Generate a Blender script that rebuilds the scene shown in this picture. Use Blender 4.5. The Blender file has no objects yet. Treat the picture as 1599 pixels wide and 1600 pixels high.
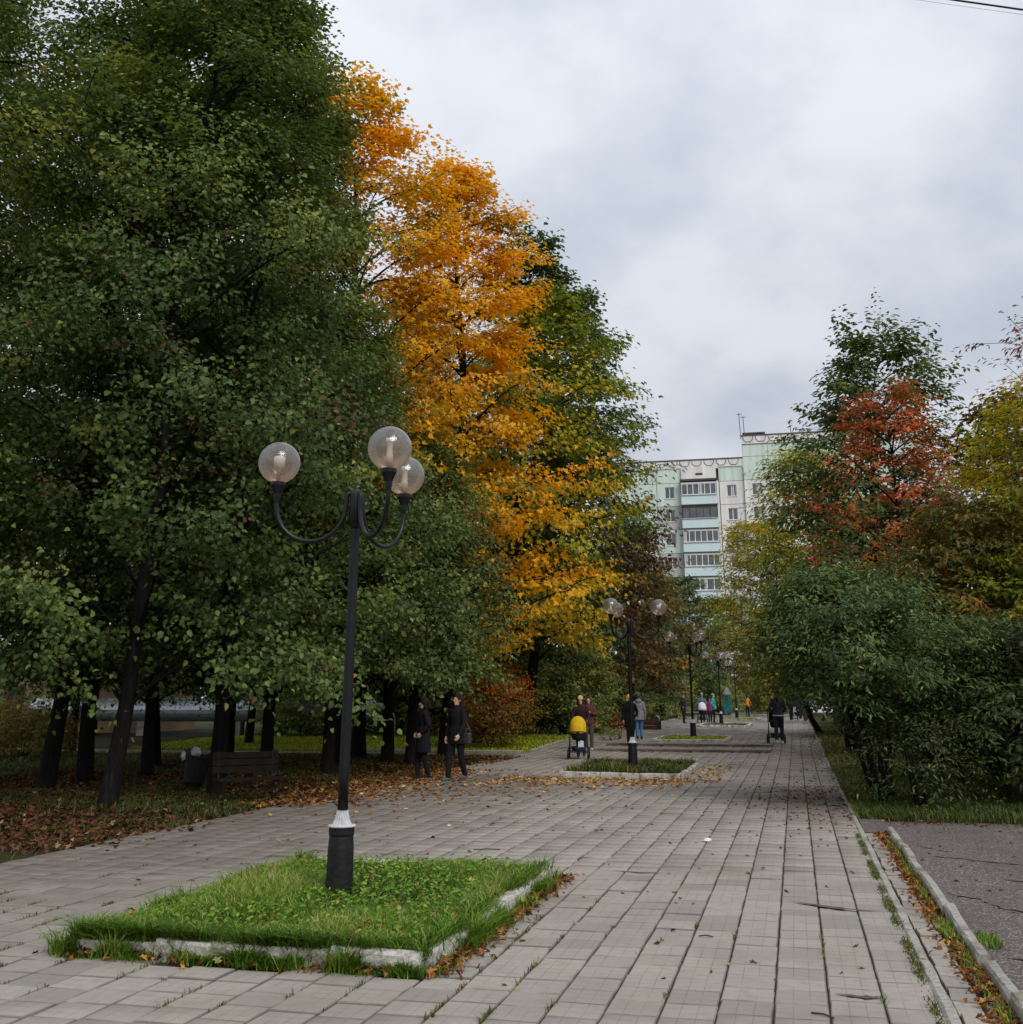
import bpy, math, random
import numpy as np
from mathutils import Vector, Matrix

C = bpy.context.scene.collection
SC = bpy.context.scene
PI = math.pi
R = math.radians

# ------------------------------------------------------------------ camera
cam = bpy.data.cameras.new('camera')
camo = bpy.data.objects.new('camera', cam)
C.objects.link(camo)
camo.location = (0, 0, 1.66)
camo.rotation_euler = (R(90 + 17.698), 0, R(13.687))
cam.sensor_width = 36
cam.lens = 38.99
cam.shift_y = -0.1662
cam.clip_start = 0.1
cam.clip_end = 1500
SC.camera = camo
SC.render.resolution_x = 1023
SC.render.resolution_y = 1024

# ------------------------------------------------------------------ world and sun
SUN_EL, SUN_AZ = 42.0, 138.0          # elevation, compass azimuth clockwise from +Y
w = bpy.data.worlds.new('World')
SC.world = w
w.use_nodes = True
nt = w.node_tree
nt.nodes.clear()
N = nt.nodes.new
L = nt.links.new
out = N('ShaderNodeOutputWorld')
bg = N('ShaderNodeBackground')
bg.inputs['Strength'].default_value = 0.1
L(bg.outputs[0], out.inputs[0])
sky = N('ShaderNodeTexSky')
sky.sky_type = 'NISHITA'
sky.sun_disc = False
sky.sun_elevation = R(SUN_EL)
sky.sun_rotation = R(SUN_AZ)
tc = N('ShaderNodeTexCoord')
sep = N('ShaderNodeSeparateXYZ')
L(tc.outputs['Generated'], sep.inputs[0])


def wmath(op, a, b=None, c=None):
    n = N('ShaderNodeMath')
    n.operation = op
    for i, v in enumerate((a, b, c)):
        if v is None:
            continue
        if isinstance(v, (int, float)):
            n.inputs[i].default_value = v
        else:
            L(v, n.inputs[i])
    return n.outputs[0]


zz = wmath('MAXIMUM', sep.outputs[2], 0.0)
den = wmath('ADD', zz, 0.42)
u = wmath('DIVIDE', sep.outputs[0], den)
v = wmath('DIVIDE', sep.outputs[1], den)
comb = N('ShaderNodeCombineXYZ')
L(u, comb.inputs[0])
L(v, comb.inputs[1])
n1 = N('ShaderNodeTexNoise')
n1.inputs['Scale'].default_value = 2.9
n1.inputs['Detail'].default_value = 6
n1.inputs['Roughness'].default_value = 0.5
n1.inputs['Distortion'].default_value = 0.0
L(comb.outputs[0], n1.inputs['Vector'])
rmp = N('ShaderNodeValToRGB')
rmp.color_ramp.interpolation = 'EASE'
e = rmp.color_ramp.elements
e[0].position, e[0].color = 0.34, (4.85, 5.35, 6.1, 1)
e[1].position, e[1].color = 0.60, (6.95, 7.15, 7.7, 1)
L(n1.outputs['Fac'], rmp.inputs[0])
cie = wmath('MULTIPLY_ADD', zz, 0.70, 0.66)     # overcast sky: brighter towards the zenith
mulc = N('ShaderNodeVectorMath')
mulc.operation = 'SCALE'
L(rmp.outputs[0], mulc.inputs[0])
L(cie, mulc.inputs['Scale'])
mixs = N('ShaderNodeMix')
mixs.data_type = 'RGBA'
mixs.inputs[0].default_value = 0.92
L(sky.outputs[0], mixs.inputs[6])
L(mulc.outputs[0], mixs.inputs[7])
L(mixs.outputs[2], bg.inputs['Color'])

sun = bpy.data.lights.new('sun', 'SUN')
sun.energy = 1.5
sun.angle = R(25)
sun.color = (1.0, 0.95, 0.88)
suno = bpy.data.objects.new('sun', sun)
C.objects.link(suno)
_d = Vector((math.sin(R(SUN_AZ)) * math.cos(R(SUN_EL)), math.cos(R(SUN_AZ)) * math.cos(R(SUN_EL)), math.sin(R(SUN_EL))))
suno.rotation_euler = _d.to_track_quat('Z', 'Y').to_euler()
suno.location = (20, -20, 60)

SC.view_settings.view_transform = 'Standard'
SC.view_settings.look = 'None'
SC.view_settings.exposure = 0.36
SC.view_settings.gamma = 1.0
SC.view_settings.use_curve_mapping = False
SC.render.engine = 'CYCLES'
SC.cycles.max_bounces = 6
SC.cycles.diffuse_bounces = 3
SC.cycles.glossy_bounces = 2
SC.cycles.transmission_bounces = 4
SC.cycles.transparent_max_bounces = 8
SC.cycles.use_denoising = True

# ------------------------------------------------------------------ helpers


def tag(o, label=None, cat=None, group=None, kind=None):
    if label:
        o['label'] = label
    if cat:
        o['category'] = cat
    if group:
        o['group'] = group
    if kind:
        o['kind'] = kind
    return o


def link(name, me, mat=None, parent=None, loc=None, rotz=0):
    o = bpy.data.objects.new(name, me)
    C.objects.link(o)
    if mat is not None and me is not None and len(me.materials) == 0:
        me.materials.append(mat)
    if parent is not None:
        o.parent = parent
    if loc is not None:
        o.location = loc
    if rotz:
        o.rotation_euler = (0, 0, rotz)
    return o


def thing(name, label, cat, loc=(0, 0, 0), rotz=0, group=None):
    o = link(name, None, loc=loc, rotz=rotz)
    o.empty_display_size = 0.2
    return tag(o, label, cat, group)


def copy_tree(o, parent=None):
    c = o.copy()
    C.objects.link(c)
    if parent is not None:
        c.parent = parent
    for ch in list(o.children):
        copy_tree(ch, c)
    return c


def zg(x, y):
    """height of the ground: two shallow steps near y = 37..39, a gentle ramp beside them"""
    if -6.35 < x < -0.8:
        return 0.0 if y < 37.0 else (0.06 if y < 39.6 else 0.12)
    t = min(max((y - 35.5) / 5.0, 0), 1)
    return 0.12 * t


class MB:
    def __init__(self):
        self.v, self.f, self.uv = [], [], None

    def add(self, vs, fs):
        b = len(self.v)
        self.v += [tuple(p) for p in vs]
        self.f += [tuple(i + b for i in f) for f in fs]
        return self

    def box(self, x0, x1, y0, y1, z0, z1, M=None, taper=1.0):
        cx, cy = (x0 + x1) / 2, (y0 + y1) / 2
        vs = []
        for z, k in ((z0, 1), (z1, taper)):
            for x, y in ((x0, y0), (x1, y0), (x1, y1), (x0, y1)):
                vs.append(Vector((cx + (x - cx) * k, cy + (y - cy) * k, z)))
        if M is not None:
            vs = [M @ p for p in vs]
        return self.add(vs, [(3, 2, 1, 0), (4, 5, 6, 7), (0, 1, 5, 4), (1, 2, 6, 5), (2, 3, 7, 6), (3, 0, 4, 7)])

    def bbox(self, x0, x1, y0, y1, z0, z1, b=0.01, M=None):
        """box with its upper edges bevelled"""
        zs = [(z0, 0), (z1 - b, 0), (z1, b)]
        vs = []
        for z, k in zs:
            for x, y in ((x0 + k, y0 + k), (x1 - k, y0 + k), (x1 - k, y1 - k), (x0 + k, y1 - k)):
                vs.append(Vector((x, y, z)))
        if M is not None:
            vs = [M @ p for p in vs]
        fs = [(3, 2, 1, 0), (8, 9, 10, 11)]
        for a in (0, 4):
            for i in range(4):
                j = (i + 1) % 4
                fs.append((a + i, a + j, a + 4 + j, a + 4 + i))
        return self.add(vs, fs)

    def tube(self, pts, r, n=10, caps=True, closed=False):
        pts = [Vector(p) for p in pts]
        rs = r if isinstance(r, (list, tuple)) else [r] * len(pts)
        m = len(pts)
        rings = []
        prev = None
        for i, p in enumerate(pts):
            if closed:
                t = pts[(i + 1) % m] - pts[i - 1]
            else:
                t = pts[min(i + 1, m - 1)] - pts[max(i - 1, 0)]
            if t.length < 1e-9:
                t = Vector((0, 0, 1))
            t.normalize()
            if prev is None:
                a = Vector((1, 0, 0)) if abs(t.x) < 0.8 else Vector((0, 1, 0))
                a = (a - t * a.dot(t)).normalized()
            else:
                a = (prev - t * prev.dot(t))
                a = a.normalized() if a.length > 1e-6 else Vector((1, 0, 0))
            prev = a
            b = t.cross(a)
            rings.append([p + (a * math.cos(2 * PI * k / n) + b * math.sin(2 * PI * k / n)) * rs[i] for k in range(n)])
        vs = [q for ring in rings for q in ring]
        fs = []
        for i in range(m if closed else m - 1):
            i2 = (i + 1) % m
            for k in range(n):
                k2 = (k + 1) % n
                fs.append((i * n + k, i * n + k2, i2 * n + k2, i2 * n + k))
        if caps and not closed:
            fs.append(tuple(range(n - 1, -1, -1)))
            fs.append(tuple((m - 1) * n + k for k in range(n)))
        return self.add(vs, fs)

    def lathe(self, prof, n=24, M=None, flute=0.0, nfl=0):
        """prof: list of (r, z)"""
        vs = []
        for r, z in prof:
            for k in range(n):
                a = 2 * PI * k / n
                rr = r * (1 - (flute if (nfl and k % 2) else 0))
                p = Vector((rr * math.cos(a), rr * math.sin(a), z))
                vs.append(M @ p if M is not None else p)
        fs = []
        for i in range(len(prof) - 1):
            for k in range(n):
                k2 = (k + 1) % n
                fs.append((i * n + k, i * n + k2, (i + 1) * n + k2, (i + 1) * n + k))
        if prof[0][0] > 1e-4:
            fs.append(tuple(range(n - 1, -1, -1)))
        if prof[-1][0] > 1e-4:
            fs.append(tuple((len(prof) - 1) * n + k for k in range(n)))
        return self.add(vs, fs)

    def ball(self, c, r, n=14, m=9, M=None):
        rx, ry, rz = r if isinstance(r, (list, tuple)) else (r, r, r)
        prof = [(math.sin(PI * i / m), -math.cos(PI * i / m)) for i in range(m + 1)]
        vs = []
        for a, z in prof:
            for k in range(n):
                t = 2 * PI * k / n
                p = Vector((a * math.cos(t) * rx, a * math.sin(t) * ry, z * rz))
                if M is not None:
                    p = M @ p
                vs.append(p + Vector(c))
        fs = []
        for i in range(m):
            for k in range(n):
                k2 = (k + 1) % n
                fs.append((i * n + k, i * n + k2, (i + 1) * n + k2, (i + 1) * n + k))
        return self.add(vs, fs)

    def mesh(self, name, smooth=False):
        me = bpy.data.meshes.new(name)
        me.from_pydata(self.v, [], self.f)
        if smooth:
            me.polygons.foreach_set('use_smooth', [True] * len(me.polygons))
        me.update()
        return me

    def build(self, name, mat, parent=None, loc=None, smooth=False, rotz=0):
        return link(name, self.mesh(name, smooth), mat, parent, loc, rotz)


def np_mesh(name, V, loops, sizes, mat, attrs=None, smooth=False, uv=None):
    """fast mesh: V (n,3), flat loop vertex indices, polygon sizes"""
    me = bpy.data.meshes.new(name)
    me.vertices.add(len(V))
    me.vertices.foreach_set('co', np.asarray(V, np.float32).ravel())
    me.loops.add(len(loops))
    me.loops.foreach_set('vertex_index', np.asarray(loops, np.int32))
    sizes = np.asarray(sizes, np.int32)
    me.polygons.add(len(sizes))
    st = np.concatenate([[0], np.cumsum(sizes)[:-1]]).astype(np.int32)
    me.polygons.foreach_set('loop_start', st)
    me.polygons.foreach_set('loop_total', sizes)
    if smooth:
        me.polygons.foreach_set('use_smooth', np.ones(len(sizes), bool))
    for k, a in (attrs or {}).items():
        at = me.attributes.new(k, 'FLOAT', 'POINT')
        at.data.foreach_set('value', np.asarray(a, np.float32))
    if uv is not None:
        ul = me.uv_layers.new(name='uv')
        ul.data.foreach_set('uv', np.asarray(uv, np.float32).ravel())
    me.update(calc_edges=True)
    if mat is not None:
        me.materials.append(mat)
    return me


# ------------------------------------------------------------------ materials
class Mat:
    """small wrapper to write node materials"""

    def __init__(self, name, rough=0.6, spec=0.3, metal=0.0):
        self.m = bpy.data.materials.new(name)
        self.m.use_nodes = True
        self.t = self.m.node_tree
        self.b = self.t.nodes['Principled BSDF']
        self.out = self.t.nodes['Material Output']
        self.b.inputs['Roughness'].default_value = rough
        self.b.inputs['Specular IOR Level'].default_value = spec
        self.b.inputs['Metallic'].default_value = metal

    def n(self, typ, **kw):
        nd = self.t.nodes.new(typ)
        for k, v in kw.items():
            if isinstance(v, bpy.types.NodeSocket):
                self.t.links.new(v, nd.inputs[k])
            elif k in nd.inputs.keys():
                nd.inputs[k].default_value = v
            else:
                setattr(nd, k, v)
        return nd

    def l(self, a, b):
        self.t.links.new(a, b)

    def coord(self, which='Object'):
        if which == 'World':
            return self.n('ShaderNodeNewGeometry').outputs['Position']
        return self.n('ShaderNodeTexCoord').outputs[which]

    def noise(self, scale, detail=4, rough=0.55, vec=None, dist=0.0):
        nd = self.n('ShaderNodeTexNoise', Scale=scale, Detail=detail, Roughness=rough, Distortion=dist)
        if vec is not None:
            self.l(vec, nd.inputs['Vector'])
        return nd.outputs['Fac']

    def ramp(self, fac, stops):
        nd = self.n('ShaderNodeValToRGB')
        el = nd.color_ramp.elements
        while len(el) < len(stops):
            el.new(0.5)
        for q, (p, c) in zip(el, stops):
            q.position = p
            q.color = (*c, 1) if len(c) == 3 else c
        self.l(fac, nd.inputs[0])
        return nd.outputs[0]

    def math(self, op, a, b=0.0, c=0.0, clamp=False):
        nd = self.n('ShaderNodeMath')
        nd.operation = op
        nd.use_clamp = clamp
        for i, v in enumerate((a, b, c)):
            if isinstance(v, bpy.types.NodeSocket):
                self.l(v, nd.inputs[i])
            else:
                nd.inputs[i].default_value = v
        return nd.outputs[0]

    def mix(self, fac, a, b, mode='MIX'):
        nd = self.n('ShaderNodeMix')
        nd.data_type = 'RGBA'
        nd.blend_type = mode
        for i, v in ((0, fac), (6, a), (7, b)):
            if isinstance(v, bpy.types.NodeSocket):
                self.l(v, nd.inputs[i])
            elif i == 0:
                nd.inputs[0].default_value = v
            else:
                nd.inputs[i].default_value = (*v, 1)
        return nd.outputs[2]

    def color(self, c):
        if isinstance(c, bpy.types.NodeSocket):
            self.l(c, self.b.inputs['Base Color'])
        else:
            self.b.inputs['Base Color'].default_value = (*c, 1)
        return self

    def bump(self, h, strength=0.3, dist=0.01):
        nd = self.n('ShaderNodeBump', Strength=strength, Distance=dist)
        self.l(h, nd.inputs['Height'])
        self.l(nd.outputs[0], self.b.inputs['Normal'])
        return self


def simple(name, c, rough=0.6, spec=0.3, metal=0.0, var=0.15, scale=8.0, bump=0.0, which='Object'):
    """a colour with a little procedural variation"""
    m = Mat(name, rough, spec, metal)
    f = m.noise(scale, 5, 0.6, m.coord(which))
    lo = tuple(x * (1 - var) for x in c)
    hi = tuple(min(1, x * (1 + var)) for x in c)
    m.color(m.ramp(f, [(0.3, lo), (0.7, hi)]))
    if bump:
        m.bump(f, bump, 0.02)
    return m.m


def leaf_mat(name, stops, transl=0.38, rough=0.5, spec=0.22):
    m = Mat(name, rough, spec)
    at = m.n('ShaderNodeAttribute')
    at.attribute_name = 'tint'
    col = m.ramp(at.outputs['Fac'], stops)
    m.color(col)
    tr = m.n('ShaderNodeBsdfTranslucent')
    m.l(m.mix(1.0, col, (1.0, 0.95, 0.55), 'MULTIPLY'), tr.inputs['Color'])
    mx = m.n('ShaderNodeMixShader')
    mx.inputs[0].default_value = transl
    m.l(m.b.outputs[0], mx.inputs[1])
    m.l(tr.outputs[0], mx.inputs[2])
    m.l(mx.outputs[0], m.out.inputs[0])
    return m.m


M = {}
M['linden'] = leaf_mat('linden_leaf', [(0.0, (0.14, 0.07, 0.026)), (0.10, (0.055, 0.070, 0.028)), (0.42, (0.085, 0.138, 0.042)), (0.72, (0.200, 0.270, 0.075)), (0.86, (0.33, 0.33, 0.075)), (0.97, (0.36, 0.31, 0.06))], 0.42, 0.50, 0.22)
M['orange'] = leaf_mat('orange_maple_leaf', [(0.0, (0.20, 0.20, 0.025)), (0.18, (0.58, 0.34, 0.014)), (0.5, (0.90, 0.48, 0.012)), (0.85, (0.94, 0.43, 0.014)), (1.0, (0.78, 0.22, 0.02))], 0.45, 0.5, 0.25)
M['yellowgreen'] = leaf_mat('yellow_green_leaf', [(0.0, (0.07, 0.12, 0.02)), (0.4, (0.17, 0.23, 0.03)), (0.7, (0.38, 0.38, 0.03)), (1.0, (0.70, 0.44, 0.03))])
M['willow'] = leaf_mat('willow_leaf', [(0.0, (0.10, 0.15, 0.025)), (0.4, (0.32, 0.36, 0.035)), (0.8, (0.60, 0.48, 0.03)), (1.0, (0.82, 0.40, 0.02))], 0.45)
M['dark'] = leaf_mat('dark_green_leaf', [(0.0, (0.07, 0.040, 0.020)), (0.2, (0.050, 0.078, 0.030)), (0.6, (0.100, 0.152, 0.048)), (1.0, (0.24, 0.27, 0.06))])
M['brown'] = leaf_mat('brown_leaf', [(0.0, (0.08, 0.03, 0.018)), (0.4, (0.12, 0.060, 0.030)), (0.7, (0.11, 0.115, 0.034)), (1.0, (0.36, 0.19, 0.03))])
M['bluegreen'] = leaf_mat('blue_green_leaf', [(0.0, (0.060, 0.065, 0.022)), (0.2, (0.050, 0.080, 0.030)), (0.5, (0.088, 0.155, 0.050)), (0.85, (0.22, 0.30, 0.095)), (1.0, (0.36, 0.32, 0.08))])
M['red'] = leaf_mat('red_rowan_leaf', [(0.0, (0.13, 0.13, 0.03)), (0.30, (0.30, 0.12, 0.035)), (0.6, (0.66, 0.105, 0.055)), (1.0, (0.74, 0.22, 0.05))])
M['rust'] = leaf_mat('rust_leaf', [(0.0, (0.10, 0.125, 0.03)), (0.4, (0.24, 0.18, 0.035)), (0.7, (0.42, 0.19, 0.03)), (1.0, (0.58, 0.14, 0.03))])
M['berry'] = leaf_mat('rowan_top_leaf', [(0.0, (0.06, 0.055, 0.03)), (0.5, (0.16, 0.06, 0.035)), (1.0, (0.42, 0.06, 0.04))])
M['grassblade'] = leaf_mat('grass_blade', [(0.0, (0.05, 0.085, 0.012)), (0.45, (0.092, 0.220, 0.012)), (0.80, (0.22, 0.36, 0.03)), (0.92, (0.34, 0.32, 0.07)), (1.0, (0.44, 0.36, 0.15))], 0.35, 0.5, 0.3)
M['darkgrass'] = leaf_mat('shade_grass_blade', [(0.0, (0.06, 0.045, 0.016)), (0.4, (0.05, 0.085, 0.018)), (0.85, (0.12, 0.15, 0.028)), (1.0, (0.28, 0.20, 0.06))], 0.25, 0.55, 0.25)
M['lawngrass'] = leaf_mat('yellow_lawn_blade', [(0.0, (0.18, 0.26, 0.015)), (0.5, (0.32, 0.40, 0.02)), (1.0, (0.48, 0.46, 0.05))], 0.25, 0.55, 0.25)
M['litter'] = leaf_mat('fallen_leaf', [(0.0, (0.10, 0.045, 0.018)), (0.35, (0.24, 0.09, 0.028)), (0.65, (0.40, 0.18, 0.045)), (0.9, (0.55, 0.33, 0.08)), (1.0, (0.62, 0.50, 0.30))], 0.1, 0.6, 0.2)
M['litterdark'] = leaf_mat('shade_dark_fallen_leaf', [(0.0, (0.045, 0.022, 0.011)), (0.5, (0.105, 0.042, 0.018)), (0.9, (0.20, 0.085, 0.03)), (1.0, (0.36, 0.24, 0.12))], 0.1, 0.65, 0.15)  # darker leaf mix, lowered further to carry the shade under the trees


def bark_mat():
    m = Mat('bark', 0.9, 0.1)
    c = m.coord('Object')
    mp = m.n('ShaderNodeMapping')
    mp.inputs['Scale'].default_value = (1, 1, 0.22)
    m.l(c, mp.inputs[0])
    f = m.noise(16, 6, 0.65, mp.outputs[0], 0.6)
    m.color(m.ramp(f, [(0.3, (0.005, 0.0045, 0.004)), (0.55, (0.013, 0.011, 0.010)), (0.75, (0.026, 0.023, 0.020))]))
    m.bump(f, 0.9, 0.03)
    return m.m


M['bark'] = bark_mat()


def paver_mat():
    m = Mat('paver_concrete', 0.85, 0.25)
    P_ = m.coord('World')
    uvn = m.n('ShaderNodeUVMap')
    s = m.n('ShaderNodeSeparateXYZ')
    m.l(uvn.outputs[0], s.inputs[0])
    rnd = m.n('ShaderNodeAttribute')
    rnd.attribute_name = 'rnd'
    oi = m.n('ShaderNodeObjectInfo')
    r = m.math('FRACT', m.math('ADD', rnd.outputs['Fac'], oi.outputs['Random']))
    base = m.ramp(r, [(0.0, (0.245, 0.222, 0.192)), (0.25, (0.315, 0.284, 0.244)), (0.7, (0.350, 0.315, 0.268)), (1.0, (0.375, 0.330, 0.275))])
    fine = m.noise(260, 3, 0.7, P_)
    mid = m.noise(9, 5, 0.6, P_)
    big = m.noise(0.55, 4, 0.6, P_)
    base = m.mix(m.math('MULTIPLY', m.math('SUBTRACT', fine, 0.36, clamp=True), 1.5), base, (0.20, 0.19, 0.18))
    base = m.mix(m.math('MULTIPLY', m.math('SUBTRACT', mid, 0.47, clamp=True), 2.2), base, (0.22, 0.205, 0.18))
    base = m.mix(m.math('MULTIPLY', m.math('SUBTRACT', big, 0.47, clamp=True), 3.2), base, (0.215, 0.185, 0.155))
    # trodden soil over slabs near the trees; soil and painted shade by the bush

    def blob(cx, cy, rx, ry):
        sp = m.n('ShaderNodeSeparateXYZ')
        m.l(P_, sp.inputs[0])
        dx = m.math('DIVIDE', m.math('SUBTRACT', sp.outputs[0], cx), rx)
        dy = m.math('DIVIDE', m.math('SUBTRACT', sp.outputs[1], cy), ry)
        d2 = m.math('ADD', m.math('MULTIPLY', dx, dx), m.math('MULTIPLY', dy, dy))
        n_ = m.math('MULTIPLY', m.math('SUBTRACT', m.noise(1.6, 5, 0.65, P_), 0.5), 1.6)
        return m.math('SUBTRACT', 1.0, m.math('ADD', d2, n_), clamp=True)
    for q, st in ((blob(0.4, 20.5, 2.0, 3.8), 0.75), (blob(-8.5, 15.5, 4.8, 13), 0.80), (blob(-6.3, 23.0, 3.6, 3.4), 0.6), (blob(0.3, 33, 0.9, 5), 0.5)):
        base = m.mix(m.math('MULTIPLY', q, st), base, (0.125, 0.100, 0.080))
    # shallow moulded grooves, thirds of the slab, partly filled with dirt

    def groove(co):
        f = m.math('FRACT', m.math('MULTIPLY', co, 3.0))
        d = m.math('ABSOLUTE', m.math('SUBTRACT', f, 0.5))
        return m.math('MULTIPLY', m.math('SUBTRACT', d, 0.465, clamp=True), 28.0, clamp=True)
    g = m.math('MAXIMUM', groove(s.outputs[0]), groove(s.outputs[1]))
    gm = m.math('MULTIPLY', g, m.math('MULTIPLY', m.math('SUBTRACT', m.noise(2.3, 4, 0.6, P_), 0.36, clamp=True), 6.0, clamp=True))
    base = m.mix(m.math('MULTIPLY', gm, 0.62), base, (0.085, 0.075, 0.06))
    m.color(base)
    h = m.math('SUBTRACT', m.math('ADD', m.math('MULTIPLY', fine, 0.25), m.math('MULTIPLY', mid, 0.5)), m.math('MULTIPLY', g, 0.6))
    m.bump(h, 0.35, 0.006)
    return m.m


M['paver'] = paver_mat()


def ground_mat():
    m = Mat('grass_soil', 0.95, 0.1)
    P_ = m.coord('World')
    a = m.noise(0.35, 5, 0.6, P_)
    b = m.noise(14, 5, 0.7, P_)
    c1 = m.ramp(b, [(0.3, (0.018, 0.012, 0.008)), (0.6, (0.045, 0.030, 0.018))])
    c2 = m.ramp(b, [(0.3, (0.020, 0.030, 0.008)), (0.65, (0.055, 0.078, 0.016))])
    m.color(m.mix(m.math('MULTIPLY', m.math('SUBTRACT', a, 0.42, clamp=True), 6.0, clamp=True), c1, c2))
    m.bump(b, 0.8, 0.05)
    return m.m


def dirt_mat():
    m = Mat('joint_dirt', 0.95, 0.1)
    P_ = m.coord('World')
    a = m.noise(1.4, 4, 0.6, P_)
    b = m.noise(40, 4, 0.7, P_)
    c1 = m.ramp(b, [(0.3, (0.030, 0.024, 0.018)), (0.7, (0.075, 0.060, 0.045))])
    m.color(m.mix(m.math('MULTIPLY', m.math('SUBTRACT', a, 0.52, clamp=True), 6.0, clamp=True), c1, (0.045, 0.055, 0.018)))
    return m.m


def asphalt_mat():
    m = Mat('asphalt', 0.85, 0.3)
    P_ = m.coord('World')
    a = m.noise(1.1, 5, 0.6, P_)
    b = m.noise(120, 2, 0.8, P_)
    vo = m.n('ShaderNodeTexVoronoi', Scale=75.0)
    m.l(P_, vo.inputs['Vector'])
    cell = m.n('ShaderNodeSeparateXYZ')
    m.l(vo.outputs['Color'], cell.inputs[0])
    c = m.ramp(cell.outputs[0], [(0.0, (0.060, 0.050, 0.050)), (0.55, (0.105, 0.086, 0.082)), (0.85, (0.18, 0.148, 0.138)), (1.0, (0.34, 0.30, 0.28))])
    c = m.mix(m.math('MULTIPLY', m.math('SUBTRACT', a, 0.45, clamp=True), 2.5, clamp=True), c, (0.075, 0.060, 0.055))
    m.color(c)
    m.bump(vo.outputs['Distance'], 0.5, 0.01)
    return m.m


def kerb_mat():
    m = Mat('kerb_concrete', 0.9, 0.2)
    P_ = m.coord('World')
    a = m.noise(2.2, 5, 0.65, P_)
    b = m.noise(30, 5, 0.7, P_)
    c = m.ramp(b, [(0.3, (0.20, 0.19, 0.165)), (0.65, (0.42, 0.40, 0.355))])
    c = m.mix(m.math('MULTIPLY', m.math('SUBTRACT', a, 0.48, clamp=True), 5.0, clamp=True), c, (0.13, 0.115, 0.075))
    m.color(c)
    m.bump(b, 0.6, 0.015)
    return m.m


def white_kerb_mat():
    m = Mat('limewashed_kerb', 0.9, 0.2)
    P_ = m.coord('World')
    a = m.noise(5, 5, 0.65, P_)
    b = m.noise(28, 5, 0.7, P_)
    c = m.ramp(b, [(0.35, (0.34, 0.32, 0.27)), (0.6, (0.62, 0.60, 0.56))])
    c = m.mix(m.math('MULTIPLY', m.math('SUBTRACT', a, 0.47, clamp=True), 6.0, clamp=True), c, (0.16, 0.135, 0.085))
    m.color(c)
    m.bump(b, 0.7, 0.02)
    return m.m


M['ground'] = ground_mat()
M['dirt'] = dirt_mat()
M['asphalt'] = asphalt_mat()
M['kerb'] = kerb_mat()
M['whitekerb'] = white_kerb_mat()
M['soil'] = simple('dark_soil', (0.045, 0.034, 0.022), 0.95, 0.1, 0, 0.5, 12, 0.8)
M['pathsoil'] = simple('sandy_path', (0.19, 0.155, 0.115), 0.95, 0.1, 0, 0.3, 3, 0.4, 'World')
M['darkstone'] = simple('shaded_muddy_stone', (0.15, 0.135, 0.115), 0.9, 0.2, 0, 0.4, 3, 0.5, 'World')  # shade of the step risers put into the colour; mud tone on lawn kerb
M['blackmetal'] = simple('black_painted_metal', (0.007, 0.007, 0.008), 0.36, 0.32, 0, 0.3, 14, 0.08)
M['blackrough'] = simple('scuffed_black_paint', (0.010, 0.009, 0.010), 0.55, 0.3, 0, 0.5, 22, 0.25)
M['whitemetal'] = simple('white_painted_metal', (0.46, 0.46, 0.47), 0.5, 0.4, 0, 0.25, 18, 0.1)
M['crack'] = simple('crack_dark', (0.012, 0.011, 0.010), 0.95, 0.1)


def globe_mat():
    m = Mat('prismatic_globe', 0.12, 0.5)
    lw = m.n('ShaderNodeLayerWeight', Blend=0.35)
    sp = m.n('ShaderNodeSeparateXYZ')
    m.l(m.coord('Object'), sp.inputs[0])
    vo = m.n('ShaderNodeTexVoronoi', Scale=95.0)
    m.l(m.coord('Object'), vo.inputs['Vector'])
    # amber tinted polycarbonate: the lower half is deeper in colour
    h = m.math('MULTIPLY_ADD', sp.outputs[2], 2.4, 0.5, clamp=True)
    tint = m.ramp(h, [(0.0, (0.86, 0.54, 0.32)), (0.40, (0.86, 0.72, 0.60)), (0.65, (0.86, 0.85, 0.84))])
    tr = m.n('ShaderNodeBsdfTransparent')
    m.l(m.mix(0.65, tint, (0.70, 0.66, 0.62)), tr.inputs[0])
    tl = m.n('ShaderNodeBsdfTranslucent')
    m.l(tint, tl.inputs[0])
    df = m.n('ShaderNodeBsdfDiffuse')
    m.l(tint, df.inputs[0])
    a = m.n('ShaderNodeMixShader')
    a.inputs[0].default_value = 0.5
    m.l(tl.outputs[0], a.inputs[1])
    m.l(df.outputs[0], a.inputs[2])
    b = m.n('ShaderNodeMixShader')
    fac = m.math('ADD', m.math('MULTIPLY', m.math('POWER', lw.outputs['Facing'], 2.4), 0.70), m.math('MULTIPLY_ADD', h, -0.36, 0.36), clamp=True)
    m.l(fac, b.inputs[0])
    m.l(tr.outputs[0], b.inputs[1])
    m.l(a.outputs[0], b.inputs[2])
    gl = m.n('ShaderNodeBsdfGlossy', Roughness=0.08)
    bp = m.n('ShaderNodeBump', Strength=0.22, Distance=0.004)
    m.l(vo.outputs['Distance'], bp.inputs['Height'])
    m.l(bp.outputs[0], gl.inputs['Normal'])
    g = m.n('ShaderNodeMixShader')
    m.l(m.math('MULTIPLY_ADD', lw.outputs['Fresnel'], 0.5, 0.05, clamp=True), g.inputs[0])
    m.l(b.outputs[0], g.inputs[1])
    m.l(gl.outputs[0], g.inputs[2])
    m.l(g.outputs[0], m.out.inputs[0])
    return m.m


M['globe'] = globe_mat()
M['bulb'] = simple('white_lamp_tube', (0.86, 0.83, 0.80), 0.4, 0.4, 0, 0.05)


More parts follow.
